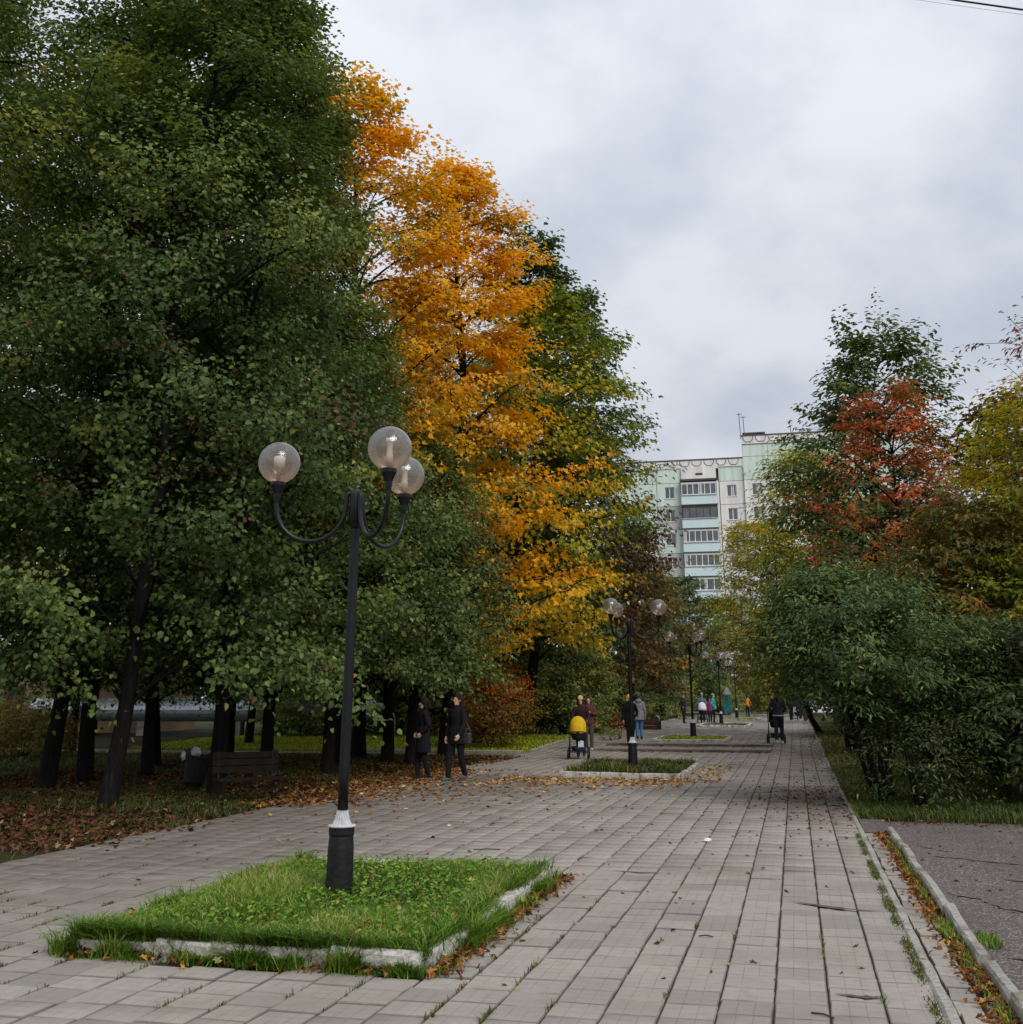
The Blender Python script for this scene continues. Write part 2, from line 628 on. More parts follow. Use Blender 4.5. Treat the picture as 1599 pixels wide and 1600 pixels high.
def glass_mat(name, c, rough=0.08):
    m = Mat(name, rough, 0.8)
    f = m.noise(1.2, 2, 0.5, m.coord('World'))
    m.color(m.ramp(f, [(0.35, tuple(x * 0.5 for x in c)), (0.7, c)]))
    return m.m


M['pane'] = glass_mat('window_glass', (0.11, 0.13, 0.15))

# ------------------------------------------------------------------ ground
rng = np.random.default_rng(7)


def sheet(name, x0, x1, y0, y1, mat, z=0.0, step=None, follow=True, kind='structure', label=None):
    nx = max(1, int((x1 - x0) / (step or (x1 - x0))))
    ny = max(1, int((y1 - y0) / (step or (y1 - y0))))
    xs, ys = np.linspace(x0, x1, nx + 1), np.linspace(y0, y1, ny + 1)
    vs = [(x, y, z + (0.12 * min(max((y - 35.5) / 5.0, 0), 1) if follow else 0)) for y in ys for x in xs]
    fs = [(j * (nx + 1) + i, j * (nx + 1) + i + 1, (j + 1) * (nx + 1) + i + 1, (j + 1) * (nx + 1) + i) for j in range(ny) for i in range(nx)]
    me = bpy.data.meshes.new(name)
    me.from_pydata(vs, [], fs)
    o = link(name, me, mat)
    return tag(o, kind=kind, label=label)


# the ground sheet reaches the horizon; finer rows where it rises beside the steps
ys = [-60, 0, 20, 35.5, 36.5, 37.5, 38.5, 39.5, 40.5, 60, 100, 160, 700]
xs = [-500, -60, -20, 0, 20, 60, 500]
vs = [(x, y, -0.055 + 0.12 * min(max((y - 35.5) / 5.0, 0), 1)) for y in ys for x in xs]
fs = [(j * 7 + i, j * 7 + i + 1, j * 7 + 8 + i, j * 7 + 7 + i) for j in range(len(ys) - 1) for i in range(6)]
gme = bpy.data.meshes.new('ground')
gme.from_pydata(vs, [], fs)
tag(link('ground', gme, M['ground']), kind='structure')

# bed of dirt under the slabs; follows the two steps
bed = MB()
for (xa, xb, kind_) in ((-8.15, -6.35, 'r'), (-6.35, -0.8, 's'), (-0.8, 0.66, 'r')):
    yy = [3.0, 35.5, 36.5, 37.0, 37.001, 38, 39.6, 39.601, 40.5, 41, 112]
    pts = []
    for k, y in enumerate(yy):
        z = zg((xa + xb) / 2, y + (1e-4 if k in (4, 7) else (-1e-4 if k in (3, 6) else 0))) - 0.013
        pts += [(xa, y, z), (xb, y, z)]
    bed.add(pts, [(2 * k, 2 * k + 1, 2 * k + 3, 2 * k + 2) for k in range(len(yy) - 1)])
tag(bed.build('paving_bed', M['dirt']), kind='structure')
sheet('asphalt_yard', 1.10, 14.0, 2.5, 17.9, M['asphalt'], -0.030)
sheet('asphalt_patch', 0.745, 1.099, 16.05, 17.75, M['asphalt'], -0.004)
sheet('gutter_bed', 0.742, 1.048, 3.0, 16.05, M['soil'], -0.028)
sheet('side_path', -26, -8.16, 33.2, 35.4, M['pathsoil'], -0.045)
sheet('side_path', 0.68, 9, 29.4, 30.9, M['pathsoil'], -0.047)
sheet('far_road', -40, 60, 112.5, 122, M['asphalt'], -0.03)

# ------------------------------------------------------------------ concrete slabs
PX = 0.303
islands = [(-4.88, -2.4, 7.5, 11.3), (-5.0, -2.43, 25.0, 29.0), (-4.95, -2.45, 41.0, 45.2), (-5.0, -2.5, 61.2, 66.0), (-5.0, -2.5, 77.5, 82.0), (-5.0, -2.5, 93.5, 98.0)]
tiles = []
for ci in range(-26, 3):
    xc = -0.24 + PX * (ci + 0.5)
    off = rng.uniform(0, 0.3)
    y = 3.2 + off
    while y < 111:
        yc = y + 0.15
        y += PX
        if any(a - 0.02 < xc < b + 0.02 and c - 0.1 < yc < d + 0.1 for a, b, c, d in islands):
            continue
        if -6.35 < xc < -0.8 and (36.8 < yc < 37.15 or 39.4 < yc < 39.75):
            continue
        tiles.append((xc, yc))
tiles = np.array(tiles)
nt_ = len(tiles)
tz = np.array([zg(a, b) for a, b in tiles]) + rng.normal(0, 0.0026, nt_)
tilt = rng.normal(0, 0.007, (nt_, 2))
trot = rng.normal(0, 0.009, nt_)
gap = np.where((tiles[:, 0] < -1.2) & (tiles[:, 1] < 8.2), 0.009, 0.0018) + rng.exponential(0.0018, nt_)
hx = (PX - np.where(tiles[:, 0] < -5.2, 0.005, 0.010)) / 2 + rng.normal(0, 0.0009, nt_)
hy = (PX - gap) / 2
trnd = rng.random(nt_)
# those the photograph shows largest become objects of their own
d = np.hypot(tiles[:, 0], tiles[:, 1])
ang = np.arctan2(-tiles[:, 0], tiles[:, 1]) - R(13.687)
inview = (np.abs(np.tan(ang)) < 0.48) & (tiles[:, 1] > 6.3 - 0.0 * d) & (d * np.cos(ang) > 6.75)
order = np.argsort(np.where(inview, d, 1e9))
single = order[:300]
ismask = np.zeros(nt_, bool)
ismask[single] = True


def slab_mesh():
    b = 0.006
    vs, uvv = [], []
    for z, k in ((-0.05, 0), (-b, 0), (0, b)):
        for sx, sy in ((-1, -1), (1, -1), (1, 1), (-1, 1)):
            vs.append((sx * (0.5 - k / PX), sy * (0.5 - k / PX), z))
            uvv.append((sx * 0.5 + 0.5, sy * 0.5 + 0.5))
    fs = [(8, 9, 10, 11)]
    for a in (0, 4):
        for i in range(4):
            j = (i + 1) % 4
            fs.append((a + i, a + j, a + 4 + j, a + 4 + i))
    me = bpy.data.meshes.new('slab')
    me.from_pydata(vs, [], fs)
    ul = me.uv_layers.new(name='uv')
    ul.data.foreach_set('uv', np.array([uvv[l.vertex_index] for l in me.loops], np.float32).ravel())
    me.materials.append(M['paver'])
    return me


paving = tag(link('pavement', None), kind='structure')
sm = slab_mesh()
for i in single:
    o = link('slab', sm, None, paving, (tiles[i, 0], tiles[i, 1], tz[i]))
    o.scale = (2 * hx[i], 2 * hy[i], 1)
    o.rotation_euler = (tilt[i, 0], tilt[i, 1], trot[i])


def slab_field(idx, bevel):
    b = 0.006
    n = len(idx)
    sg = np.array([(-1, -1), (1, -1), (1, 1), (-1, 1)], float)
    layers = ((-0.03, 0), (-b, 0), (0, b)) if bevel else ((0, 0),)
    V = np.zeros((n, 4 * len(layers), 3))
    c, s_ = np.cos(trot[idx]), np.sin(trot[idx])
    for li, (z, k) in enumerate(layers):
        for q in range(4):
            lx = sg[q, 0] * (hx[idx] - k)
            ly = sg[q, 1] * (hy[idx] - k)
            V[:, li * 4 + q, 0] = tiles[idx, 0] + lx * c - ly * s_
            V[:, li * 4 + q, 1] = tiles[idx, 1] + lx * s_ + ly * c
            V[:, li * 4 + q, 2] = tz[idx] + z + tilt[idx, 0] * ly - tilt[idx, 1] * lx
    if bevel:
        F = [(8, 9, 10, 11)] + [(a + i, a + (i + 1) % 4, a + 4 + (i + 1) % 4, a + 4 + i) for a in (0, 4) for i in range(4)]
    else:
        F = [(0, 1, 2, 3)]
    F = np.array(F).ravel()
    nv = 4 * len(layers)
    loops = (np.arange(n)[:, None] * nv + F[None]).ravel()
    uvv = np.tile(sg * 0.5 + 0.5, (len(layers), 1))
    return V.reshape(-1, 3), loops, np.full(len(loops) // 4, 4), np.repeat(trnd[idx], nv), np.tile(uvv[F], (n, 1))


rest = np.where(~ismask)[0]
for sel, bev in ((rest[tiles[rest, 1] < 45], True), (rest[tiles[rest, 1] >= 45], False)):
    V, lo, sz, rn, uv = slab_field(sel, bev)
    o = link('slabs', np_mesh('slabs', V, lo, sz, M['paver'], {'rnd': rn}, uv=uv), None, paving)
    o['kind'] = 'stuff'

# narrow strip of slabs in the gutter between the two kerbs
gut = tag(link('gutter_paving', None), kind='structure')
y = 3.1
k = 0
while y < 16.0:
    o = link('slab', sm, None, gut, (0.828 + rng.normal(0, 0.004), y + 0.145, -0.012 + rng.normal(0, 0.006)))
    o.scale = (0.15, 0.29, 1)
    o.rotation_euler = (rng.normal(0, 0.02), rng.normal(0, 0.03), rng.normal(0, 0.02))
    if k % 3:
        o = link('slab', sm, None, gut, (0.975 + rng.normal(0, 0.006), y + 0.145, -0.020 + rng.normal(0, 0.006)))
        o.scale = (0.13, 0.285, 1)
        o.rotation_euler = (rng.normal(0, 0.02), rng.normal(0, 0.04), rng.normal(0, 0.02))
    y += 0.303
    k += 1


# ------------------------------------------------------------------ kerbs
def kerb_stone_mesh(L_, w_, h_, seed):
    r = random.Random(seed)
    mb = MB()
    n = 5
    ring = []
    for i in range(n + 1):
        t = i / n
        x = (t - 0.5) * L_
        jj = lambda s: r.uniform(-s, s)
        chip = 0.02 * (1 if i in (0, n) else 0.25)
        ring.append([(x + jj(0.004), -w_ / 2, -0.12), (x, -w_ / 2 + jj(0.004), h_ - 0.018 - r.random() * chip),
                     (x, -w_ / 2 + 0.016 + jj(0.006), h_ + jj(0.004)), (x, w_ / 2 - 0.016 + jj(0.006), h_ + jj(0.004)),
                     (x, w_ / 2 + jj(0.004), h_ - 0.018 - r.random() * chip), (x, w_ / 2, -0.12)])
    vs = [p for q in ring for p in q]
    fs = []
    for i in range(n):
        for k in range(5):
            fs.append((i * 6 + k, (i + 1) * 6 + k, (i + 1) * 6 + k + 1, i * 6 + k + 1))
    fs.append(tuple(range(6)))
    fs.append(tuple(n * 6 + k for k in range(5, -1, -1)))
    mb.add(vs, fs)
    return mb.mesh('kerbstone')


def kerb_line(name, label, p0, p1, L_, w_, h_, mat, z=0.0, jit=0.006, skip=(), group=None, parent=None, cat='kerb', zf=None):
    p0, p1 = Vector((*p0, 0)), Vector((*p1, 0))
    dv = p1 - p0
    n = max(1, round(dv.length / L_))
    if parent is None:
        root = thing(name, label, cat, (p0.x, p0.y, 0), 0, group)
        base = p0
    else:
        root = parent
        base = parent.location.copy()
        base.z = 0
    meshes = []
    for s in range(3):
        me = kerb_stone_mesh(dv.length / n - 0.012, w_, h_, s + int(1000 * abs(p0.x)) + 7)
        me.materials.append(mat)
        meshes.append(me)
    a = math.atan2(dv.y, dv.x)
    r = random.Random(int(abs(p0.y * 77)) + 3)
    for i in range(n):
        if i in skip:
            continue
        c = p0 + dv * ((i + 0.5) / n) - base
        wx, wy = c.x + base.x, c.y + base.y
        zz_ = (zf(wx, wy) if zf else z) - parent.location.z if parent is not None else (zf(wx, wy) if zf else z)
        o = link('kerbstone', meshes[r.randrange(3)], None, root, (c.x + r.uniform(-jit, jit), c.y + r.uniform(-jit, jit), zz_ + r.uniform(-jit, jit)))
        o.rotation_euler = (r.uniform(-3, 3) * jit, r.uniform(-2, 2) * jit, a + r.uniform(-2.0, 2.0) * jit)
    return root


kerb_line('path_kerb', 'long flush kerb of narrow stones along the right edge of the paved walk', (0.70, 4.6), (0.70, 34.6), 1.0, 0.078, 0.012, M['kerb'], 0.0, 0.004)
kerb_line('path_kerb', 'distant narrow kerb along the grass verge beyond the steps', (0.70, 35.0), (0.66, 96.0), 1.0, 0.078, 0.03, M['kerb'], 0.0, 0.005, zf=lambda x, y: 0.12 * min(max((y - 35.5) / 5.0, 0), 1))
kerb_line('yard_kerb', 'raised crooked kerb between the leaf filled gutter and the asphalt yard', (1.09, 4.6), (1.05, 16.1), 0.96, 0.085, 0.075, M['kerb'], 0.0, 0.012)
kerb_line('lawn_kerb', 'low kerb between the shaded lawn under the trees and the paved walk', (-8.13, 5.0), (-8.13, 33.0), 1.0, 0.08, -0.008, M['darkstone'], 0.0, 0.008)
kerb_line('lawn_kerb', 'pale kerb along the side path in front of the bright lawn', (-8.3, 35.5), (-14.3, 35.5), 1.0, 0.08, 0.05, M['kerb'], 0.0, 0.006)
kerb_line('lawn_kerb', 'far kerb on the left side of the walk beyond the steps', (-8.13, 36.0), (-8.13, 90.0), 1.0, 0.08, 0.05, M['kerb'], 0.0, 0.006, zf=lambda x, y: 0.12 * min(max((y - 35.5) / 5.0, 0), 1))
kerb_line('verge_kerb', 'light kerb crossing the grass verge on the right beside the small path', (0.8, 31.0), (3.4, 31.0), 0.9, 0.08, 0.04, M['kerb'], 0.0, 0.006)

# two shallow steps across the walk
step = thing('walk_steps', 'two shallow concrete steps crossing the walk behind the second lamp', 'steps', (-3.6, 37.0, 0))
for yy_, zt in ((37.0, 0.06), (39.6, 0.12)):
    n = 6
    for i in range(n):
        xa = -6.35 + (5.55) * i / n
        o = MB().bbox(xa + 0.006 + 3.6, xa + 5.55 / n - 0.006 + 3.6, yy_ - 37.0 - 0.09, yy_ - 37.0 + 0.09, -0.1, zt + 0.012, 0.012).build('step_stone', M['darkstone'], step)
        o.rotation_euler = (0, rng.normal(0, 0.002), rng.normal(0, 0.003))


# ------------------------------------------------------------------ grass
def blades(name, P_, hgt, wid, mat, tint, lean=0.5, parent=None, seed=1):
    r = np.random.default_rng(seed)
    n = len(P_)
    a = r.uniform(0, 2 * PI, n)
    dr = np.stack([np.cos(a), np.sin(a), np.zeros(n)], 1)
    sd = np.stack([-np.sin(a), np.cos(a), np.zeros(n)], 1)
    h = np.asarray(hgt) * r.uniform(0.55, 1.25, n)
    wd = np.asarray(wid) * r.uniform(0.7, 1.3, n)
    le = lean * r.uniform(0.2, 1.5, n) * h
    V = np.zeros((n, 5, 3))
    V[:, 0] = P_ - sd * wd[:, None] / 2
    V[:, 1] = P_ + sd * wd[:, None] / 2
    mid = P_ + dr * (le * 0.35)[:, None]
    mid[:, 2] += h * 0.6
    V[:, 2] = mid + sd * wd[:, None] * 0.42
    V[:, 3] = mid - sd * wd[:, None] * 0.42
    tip = P_ + dr * le[:, None]
    tip[:, 2] += h * r.uniform(0.75, 1.0, n)
    V[:, 4] = tip
    F = np.array([0, 1, 2, 3, 3, 2, 4])
    loops = (np.arange(n)[:, None] * 5 + F).ravel()
    sizes = np.tile([4, 3], n)
    me = np_mesh(name, V.reshape(-1, 3), loops, sizes, mat, {'tint': np.repeat(tint, 5)})
    o = link(name, me, None, parent)
    o['kind'] = 'stuff'
    return o


def scatter(n, x0, x1, y0, y1, r, z=0.0):
    P_ = np.zeros((n, 3))
    P_[:, 0] = r.uniform(x0, x1, n)
    P_[:, 1] = r.uniform(y0, y1, n)
    P_[:, 2] = z
    return P_


def lowfreq(P_, s, seed):
    """cheap smooth noise in [0,1] from summed sines"""
    r = np.random.default_rng(seed)
    v = np.zeros(len(P_))
    for k in range(6):
        a = r.uniform(0, 2 * PI)
        f = s * r.uniform(0.6, 2.2)
        v += np.sin((P_[:, 0] * math.cos(a) + P_[:, 1] * math.sin(a)) * f + r.uniform(0, 6.3))
    return np.clip(0.5 + v / 6.0, 0, 1)


def leaves_flat(name, P_, size, mat, tint, seed, parent=None, curl=0.35, upright=0.35):
    """fallen maple leaves lying on the ground"""
    r = np.random.default_rng(seed)
    n = len(P_)
    nrm = np.stack([r.normal(0, upright, n), r.normal(0, upright, n), np.ones(n)], 1)
    a = r.uniform(0, 2 * PI, n)
    tip = np.stack([np.cos(a), np.sin(a), np.zeros(n)], 1)
    o = link(name, leaf_np(name, P_, tip, nrm, size * r.uniform(0.6, 1.3, n), tint, 'maple5', mat, curl), None, parent)
    o['kind'] = 'stuff'
    return o


TPL = {
    'maple': (np.array([(0, 0), (0.10, 0.10), (0.02, 0.34), (0.28, 0.30), (0.42, 0.52), (0.54, 0.22), (1.0, 0.0), (0.54, -0.22), (0.42, -0.52), (0.28, -0.30), (0.02, -0.34), (0.10, -0.10)]),
              [tuple(range(12))]),
    'maple5': (np.array([(0, 0), (0.05, 0.36), (0.36, 0.22), (0.52, 0.46), (0.64, 0.16), (1.0, 0), (0.64, -0.16), (0.52, -0.46), (0.36, -0.22), (0.05, -0.36)]),
               [(0, 1, 2, 3, 4, 5), (0, 5, 6, 7, 8, 9)]),
    'heart': (np.array([(0, 0), (0.12, 0.34), (0.55, 0.36), (1.0, 0.0), (0.55, -0.36), (0.12, -0.34)]), [(0, 3, 2, 1), (0, 5, 4, 3)]),
    'slim': (np.array([(0, 0), (0.45, 0.17), (1.0, 0), (0.45, -0.17)]), [(0, 2, 1), (0, 3, 2)]),
    'oval': (np.array([(0, 0), (0.35, 0.26), (0.75, 0.2), (1.0, 0), (0.75, -0.2), (0.35, -0.26)]), [(0, 3, 2, 1), (0, 5, 4, 3)]),
}


def unit(v):
    return v / np.maximum(np.linalg.norm(v, axis=1, keepdims=True), 1e-9)


def leaf_np(name, pos, tip, nrm, size, tint, tpl, mat, curl=0.25, fold=0.35):
    T, polys = TPL[tpl]
    nrm = unit(nrm)
    tip = unit(tip - nrm * (tip * nrm).sum(1, keepdims=True))
    side = np.cross(nrm, tip)
    n, k = len(pos), len(T)
    sz = np.asarray(size)[:, None, None] if np.ndim(size) else size
    u_, v_ = T[:, 0][None, :, None], T[:, 1][None, :, None]
    V = tip[:, None] * u_ + side[:, None] * v_ + nrm[:, None] * (fold * np.abs(v_) - curl * u_ * u_)
    V = pos[:, None] + sz * V
    F = np.array([i for p in polys for i in p])
    loops = (np.arange(n)[:, None] * k + F).ravel()
    sizes = np.tile([len(p) for p in polys], n)
    return np_mesh(name, V.reshape(-1, 3), loops, sizes, mat, {'tint': np.repeat(np.clip(tint, 0, 1), k)})


# ------------------------------------------------------------------ lawn islands
FRONT_SKIP = {0: ()}


def island(i, x0, x1, y0, y1, label, glabel, ngrass, hg, wg, mat, kmat, jit):
    z0 = zg((x0 + x1) / 2, y0)
    root = thing('lawn_bed', label, 'lawn bed', ((x0 + x1) / 2, (y0 + y1) / 2, z0), 0)
    mb = MB()
    nx, ny = 10, 12
    r = np.random.default_rng(50 + i)
    cx, cy = root.location.x, root.location.y
    vs = []
    for b in range(ny + 1):
        for a in range(nx + 1):
            u_, v_ = a / nx, b / ny
            e_ = min(u_, 1 - u_, v_, 1 - v_)
            vs.append((x0 + (x1 - x0) * u_ - cx, y0 + (y1 - y0) * v_ - cy, 0.055 + 0.04 * min(1, e_ * 5) + r.uniform(-0.012, 0.012)))
    mb.add(vs, [(b * (nx + 1) + a, b * (nx + 1) + a + 1, (b + 1) * (nx + 1) + a + 1, (b + 1) * (nx + 1) + a) for b in range(ny) for a in range(nx)])
    mb.build('soil', M['soil'], root)
    ks = dict(L_=0.62 if i == 0 else 0.85, w_=0.11, h_=0.105 if i == 0 else 0.11, mat=kmat, z=z0, jit=jit, parent=root)
    kerb_line('', '', (x0 + 0.02, y0), (x1 - 0.02, y0), **ks)
    kerb_line('', '', (x1, y0 + 0.08), (x1, y1 - 0.05), **ks)
    kerb_line('', '', (x0, y0 + 0.08), (x0, y1 - 0.05), **ks)
    kerb_line('', '', (x0 + 0.02, y1), (x1 - 0.02, y1), **ks)
    if ngrass:
        P_ = scatter(ngrass, x0 + 0.05, x1 - 0.05, y0 + 0.05, y1 - 0.05, r)
        e_ = np.minimum(np.minimum(P_[:, 0] - x0, x1 - P_[:, 0]) / (x1 - x0), np.minimum(P_[:, 1] - y0, y1 - P_[:, 1]) / (y1 - y0))
        P_[:, 2] = z0 + 0.045 + 0.04 * np.minimum(1, e_ * 5)
        lf = lowfreq(P_, 3.0, 3 + i)
        tint = np.clip(0.42 + (lf - 0.5) * 0.7 + r.normal(0, 0.29, ngrass), 0, 1)
        P_ -= np.array([cx, cy, z0])
        blades('grass', P_, hg * (0.6 + 0.8 * lf), wg, mat, tint, 0.75, root, 5 + i)
    return root


isl = []
isl.append(island(0, *islands[0], 'nearest lawn bed of long green grass with broken white kerbstones', '', 60000, 0.105, 0.010, M['grassblade'], M['whitekerb'], 0.016))
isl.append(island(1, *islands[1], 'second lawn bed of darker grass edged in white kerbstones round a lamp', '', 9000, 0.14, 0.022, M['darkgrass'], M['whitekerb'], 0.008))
isl.append(island(2, *islands[2], 'lawn bed of short grass just behind the two steps', '', 4000, 0.06, 0.03, M['lawngrass'], M['whitekerb'], 0.006))
isl.append(island(3, *islands[3], 'bare leafy lawn bed under the fourth lamp', '', 1500, 0.05, 0.04, M['darkgrass'], M['whitekerb'], 0.005))
isl.append(island(4, *islands[4], 'far small lawn bed with pale kerb under the fifth lamp', '', 1200, 0.06, 0.05, M['lawngrass'], M['whitekerb'], 0.005))
isl.append(island(5, *islands[5], 'farthest low lawn bed near the person in orange', '', 1000, 0.06, 0.05, M['lawngrass'], M['whitekerb'], 0.005))

# broad leaved weeds and clover in the nearest bed, tufts around its kerb
r = np.random.default_rng(11)
b0 = islands[0]
P_ = scatter(5200, b0[0] + 0.1, b0[1] - 0.1, b0[2] + 0.1, b0[3] - 0.1, r, 0.0)
P_[:, 2] = 0.13 + r.uniform(0, 0.07, len(P_))
loc0 = np.array(isl[0].location)
nrm = np.stack([r.normal(0, 0.5, len(P_)), r.normal(0, 0.5, len(P_)) - 0.3, np.ones(len(P_))], 1)
a = r.uniform(0, 2 * PI, len(P_))
o = link('clover', leaf_np('clover', P_ - loc0, np.stack([np.cos(a), np.sin(a), 0.3 * np.ones(len(P_))], 1), nrm, r.uniform(0.018, 0.048, len(P_)), r.uniform(0.25, 0.95, len(P_)), 'oval', M['grassblade']), None, isl[0])
o['kind'] = 'stuff'
edge = []
for (xa, ya, xb, yb, n) in ((b0[0] - 0.05, b0[2] - 0.09, b0[1], b0[2] - 0.09, 7000), (b0[1] + 0.09, b0[2], b0[1] + 0.09, b0[3], 5200), (b0[0] - 0.1, b0[2], b0[0] - 0.1, b0[3], 1800), (b0[0], b0[3] + 0.09, b0[1], b0[3] + 0.09, 1500)):
    t = r.random(n)
    keep = np.sin(t * 13 + xa) + np.sin(t * 31 + ya) + r.normal(0, 0.6, n) > (-0.2 if n > 5000 else 0.2)
    q = np.stack([xa + (xb - xa) * t + r.normal(0, 0.045, n), ya + (yb - ya) * t + r.normal(0, 0.045, n), np.zeros(n)], 1)
    edge.append(q[keep])
edge = np.concatenate(edge)
lf = lowfreq(edge, 9.0, 41)
blades('edge_grass', edge - loc0, 0.03 + 0.17 * lf ** 1.5, 0.008, M['grassblade'], np.clip(lf * 0.5 + r.normal(0.12, 0.25, len(edge)), 0, 1), 1.3, isl[0], 77)
# long grass of the bed hanging out over the kerbstones
n = 9000
q = r.random(n)
side_ = r.random(n)
over = np.stack([np.where(side_ < 0.55, b0[0] + (b0[1] - b0[0]) * q, np.where(side_ < 0.8, b0[1] - 0.03, b0[0] + 0.02)) + r.normal(0, 0.03, n),
                 np.where(side_ < 0.55, b0[2] + 0.03, b0[2] + (b0[3] - b0[2]) * q) + r.normal(0, 0.03, n), np.full(n, 0.085)], 1)
lf = lowfreq(over, 5.0, 43)
over = over[(lf + r.normal(0, 0.12, n)) > 0.50]
blades('overhanging_grass', over - loc0, 0.13, 0.008, M['grassblade'], np.clip(r.normal(0.35, 0.3, len(over)), 0, 1), 1.6, isl[0], 78)

# weeds in the joints of the slabs
r = np.random.default_rng(12)
P_ = []
for k in range(330):
    i_ = r.integers(-24, 3)
    xx = -0.24 + PX * i_
    yy = r.uniform(6.4, 9.5) if r.random() < 0.75 else r.uniform(9, 24)
    if xx > -1.5 and r.random() < 0.8:
        continue
    if b0[0] < xx < b0[1] and b0[2] < yy < b0[3]:
        continue
    m_ = r.integers(5, 26)
    P_.append(np.stack([xx + r.normal(0, 0.008, m_), yy + r.normal(0, 0.06, m_), np.full(m_, -0.012)], 1))
P_ = np.concatenate(P_)
tag(blades('joint_weeds', P_, 0.040, 0.006, M['darkgrass'], np.clip(r.normal(0.5, 0.3, len(P_)), 0, 1), 0.9, None, 3))
# green and brown growth along the right hand kerb
t = r.uniform(5.8, 16.0, 7000)
keep = (np.sin(t * 3.1) + np.sin(t * 7.7 + 1) + r.normal(0, 0.8, len(t))) > 0.0
t = t[keep]
P_ = np.stack([0.632 + r.normal(0, 0.017, len(t)), t, np.full(len(t), -0.008)], 1)
blades('kerb_moss', P_, 0.030, 0.008, M['darkgrass'], np.clip(r.normal(0.6, 0.3, len(t)), 0, 1), 0.9, None, 4)
P_ = []
for (yc, n, sx, sy, hgt) in ((9.6, 420, 0.07, 0.28, 0.1), (8.6, 160, 0.06, 0.2, 0.08), (12.6, 260, 0.05, 0.5, 0.07), (14.7, 220, 0.05, 0.5, 0.07), (7.3, 200, 0.05, 0.35, 0.07), (11.2, 160, 0.05, 0.4, 0.06)):
    P_.append(np.stack([0.985 + r.normal(0, sx * 0.5, n), yc + r.normal(0, sy, n), np.full(n, -0.02)], 1))
P_ = np.concatenate(P_)
blades('gutter_grass', P_, 0.070, 0.007, M['grassblade'], np.clip(r.normal(0.55, 0.3, len(P_)), 0, 1), 0.8, None, 5)
P_ = scatter(150, 1.14, 1.30, 9.2, 9.7, r, -0.03)
blades('yard_weeds', P_, 0.07, 0.008, M['grassblade'], np.clip(r.normal(0.5, 0.3, len(P_)), 0, 1), 0.8, None, 6)

# ------------------------------------------------------------------ shaded lawn, verge grass
r = np.random.default_rng(13)
P_ = scatter(60000, -15.5, -8.2, 10, 24, r, -0.055)
lf = lowfreq(P_, 0.9, 21)
keep = r.random(len(P_)) < np.clip((lf - 0.50) * 3 + np.where(P_[:, 0] > -9.6, 0.35, 0.0), 0.05, 1)
P_, lf = P_[keep], lf[keep]
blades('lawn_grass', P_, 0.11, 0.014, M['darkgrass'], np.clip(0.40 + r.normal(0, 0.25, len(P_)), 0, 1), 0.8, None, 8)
P_ = scatter(46000, -30, -8.3, 24, 33, r, -0.055)
lf = lowfreq(P_, 0.7, 22)
keep = (lf > 0.5) | (r.random(len(P_)) < 0.12)
P_ = P_[keep]
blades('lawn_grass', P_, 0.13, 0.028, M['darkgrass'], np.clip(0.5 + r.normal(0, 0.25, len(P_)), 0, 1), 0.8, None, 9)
P_ = scatter(42000, -22, -8.25, 35.6, 48, r)
P_[:, 2] = -0.055 + 0.12 * np.clip((P_[:, 1] - 35.5) / 5, 0, 1)
blades('lawn_grass', P_, 0.10, 0.035, M['lawngrass'], np.clip(0.5 + r.normal(0, 0.22, len(P_)), 0, 1), 0.8, None, 10)
P_ = scatter(16000, 0.74, 5.2, 17.7, 20.6, r, -0.055)
lf = lowfreq(P_, 1.2, 25)
keep = r.random(len(P_)) < np.clip(0.35 + lf, 0, 1) * np.clip(1.5 - np.abs(P_[:, 1] - 18.4) * 0.45, 0.15, 1)
P_ = P_[keep]
blades('verge_grass', P_, 0.16, 0.014, M['darkgrass'], np.clip(0.50 + r.normal(0, 0.25, len(P_)), 0, 1), 0.8, None, 14)
P_ = scatter(26000, 0.74, 5.0, 20.6, 29.4, r, -0.055)
keep = r.random(len(P_)) < np.clip(1.3 - (P_[:, 0] - 0.7) * 0.35, 0.12, 1)
P_ = P_[keep]
blades('verge_grass', P_, 0.24, 0.02, M['darkgrass'], np.clip(0.66 + r.normal(0, 0.25, len(P_)), 0, 1), 0.8, None, 15)
P_ = scatter(16000, 0.74, 3.4, 31, 60, r, -0.055)
P_[:, 2] += 0.12 * np.clip((P_[:, 1] - 35.5) / 5, 0, 1)
blades('verge_grass', P_, 0.20, 0.035, M['darkgrass'], np.clip(0.75 + r.normal(0, 0.25, len(P_)), 0, 1), 0.8, None, 16)

# ------------------------------------------------------------------ fallen leaves
r = np.random.default_rng(17)
P_ = scatter(52000, -17, -7.6, 12.0, 33, r, -0.045)
lf = lowfreq(P_, 0.8, 31)
dens = np.where(P_[:, 1] > 17.5, 1.0, 0.35) * np.where(P_[:, 0] > -8.1, 0.25, 1.0) * (0.35 + lf)
P_ = P_[r.random(len(P_)) < dens]
P_[:, 2] += r.uniform(0.0, 0.07, len(P_))
P_[P_[:, 0] > -8.17, 2] = 0.012
leaves_flat('fallen_leaves', P_, 0.085, M['litterdark'], np.clip(r.normal(0.5, 0.25, len(P_)), 0, 1), 1)
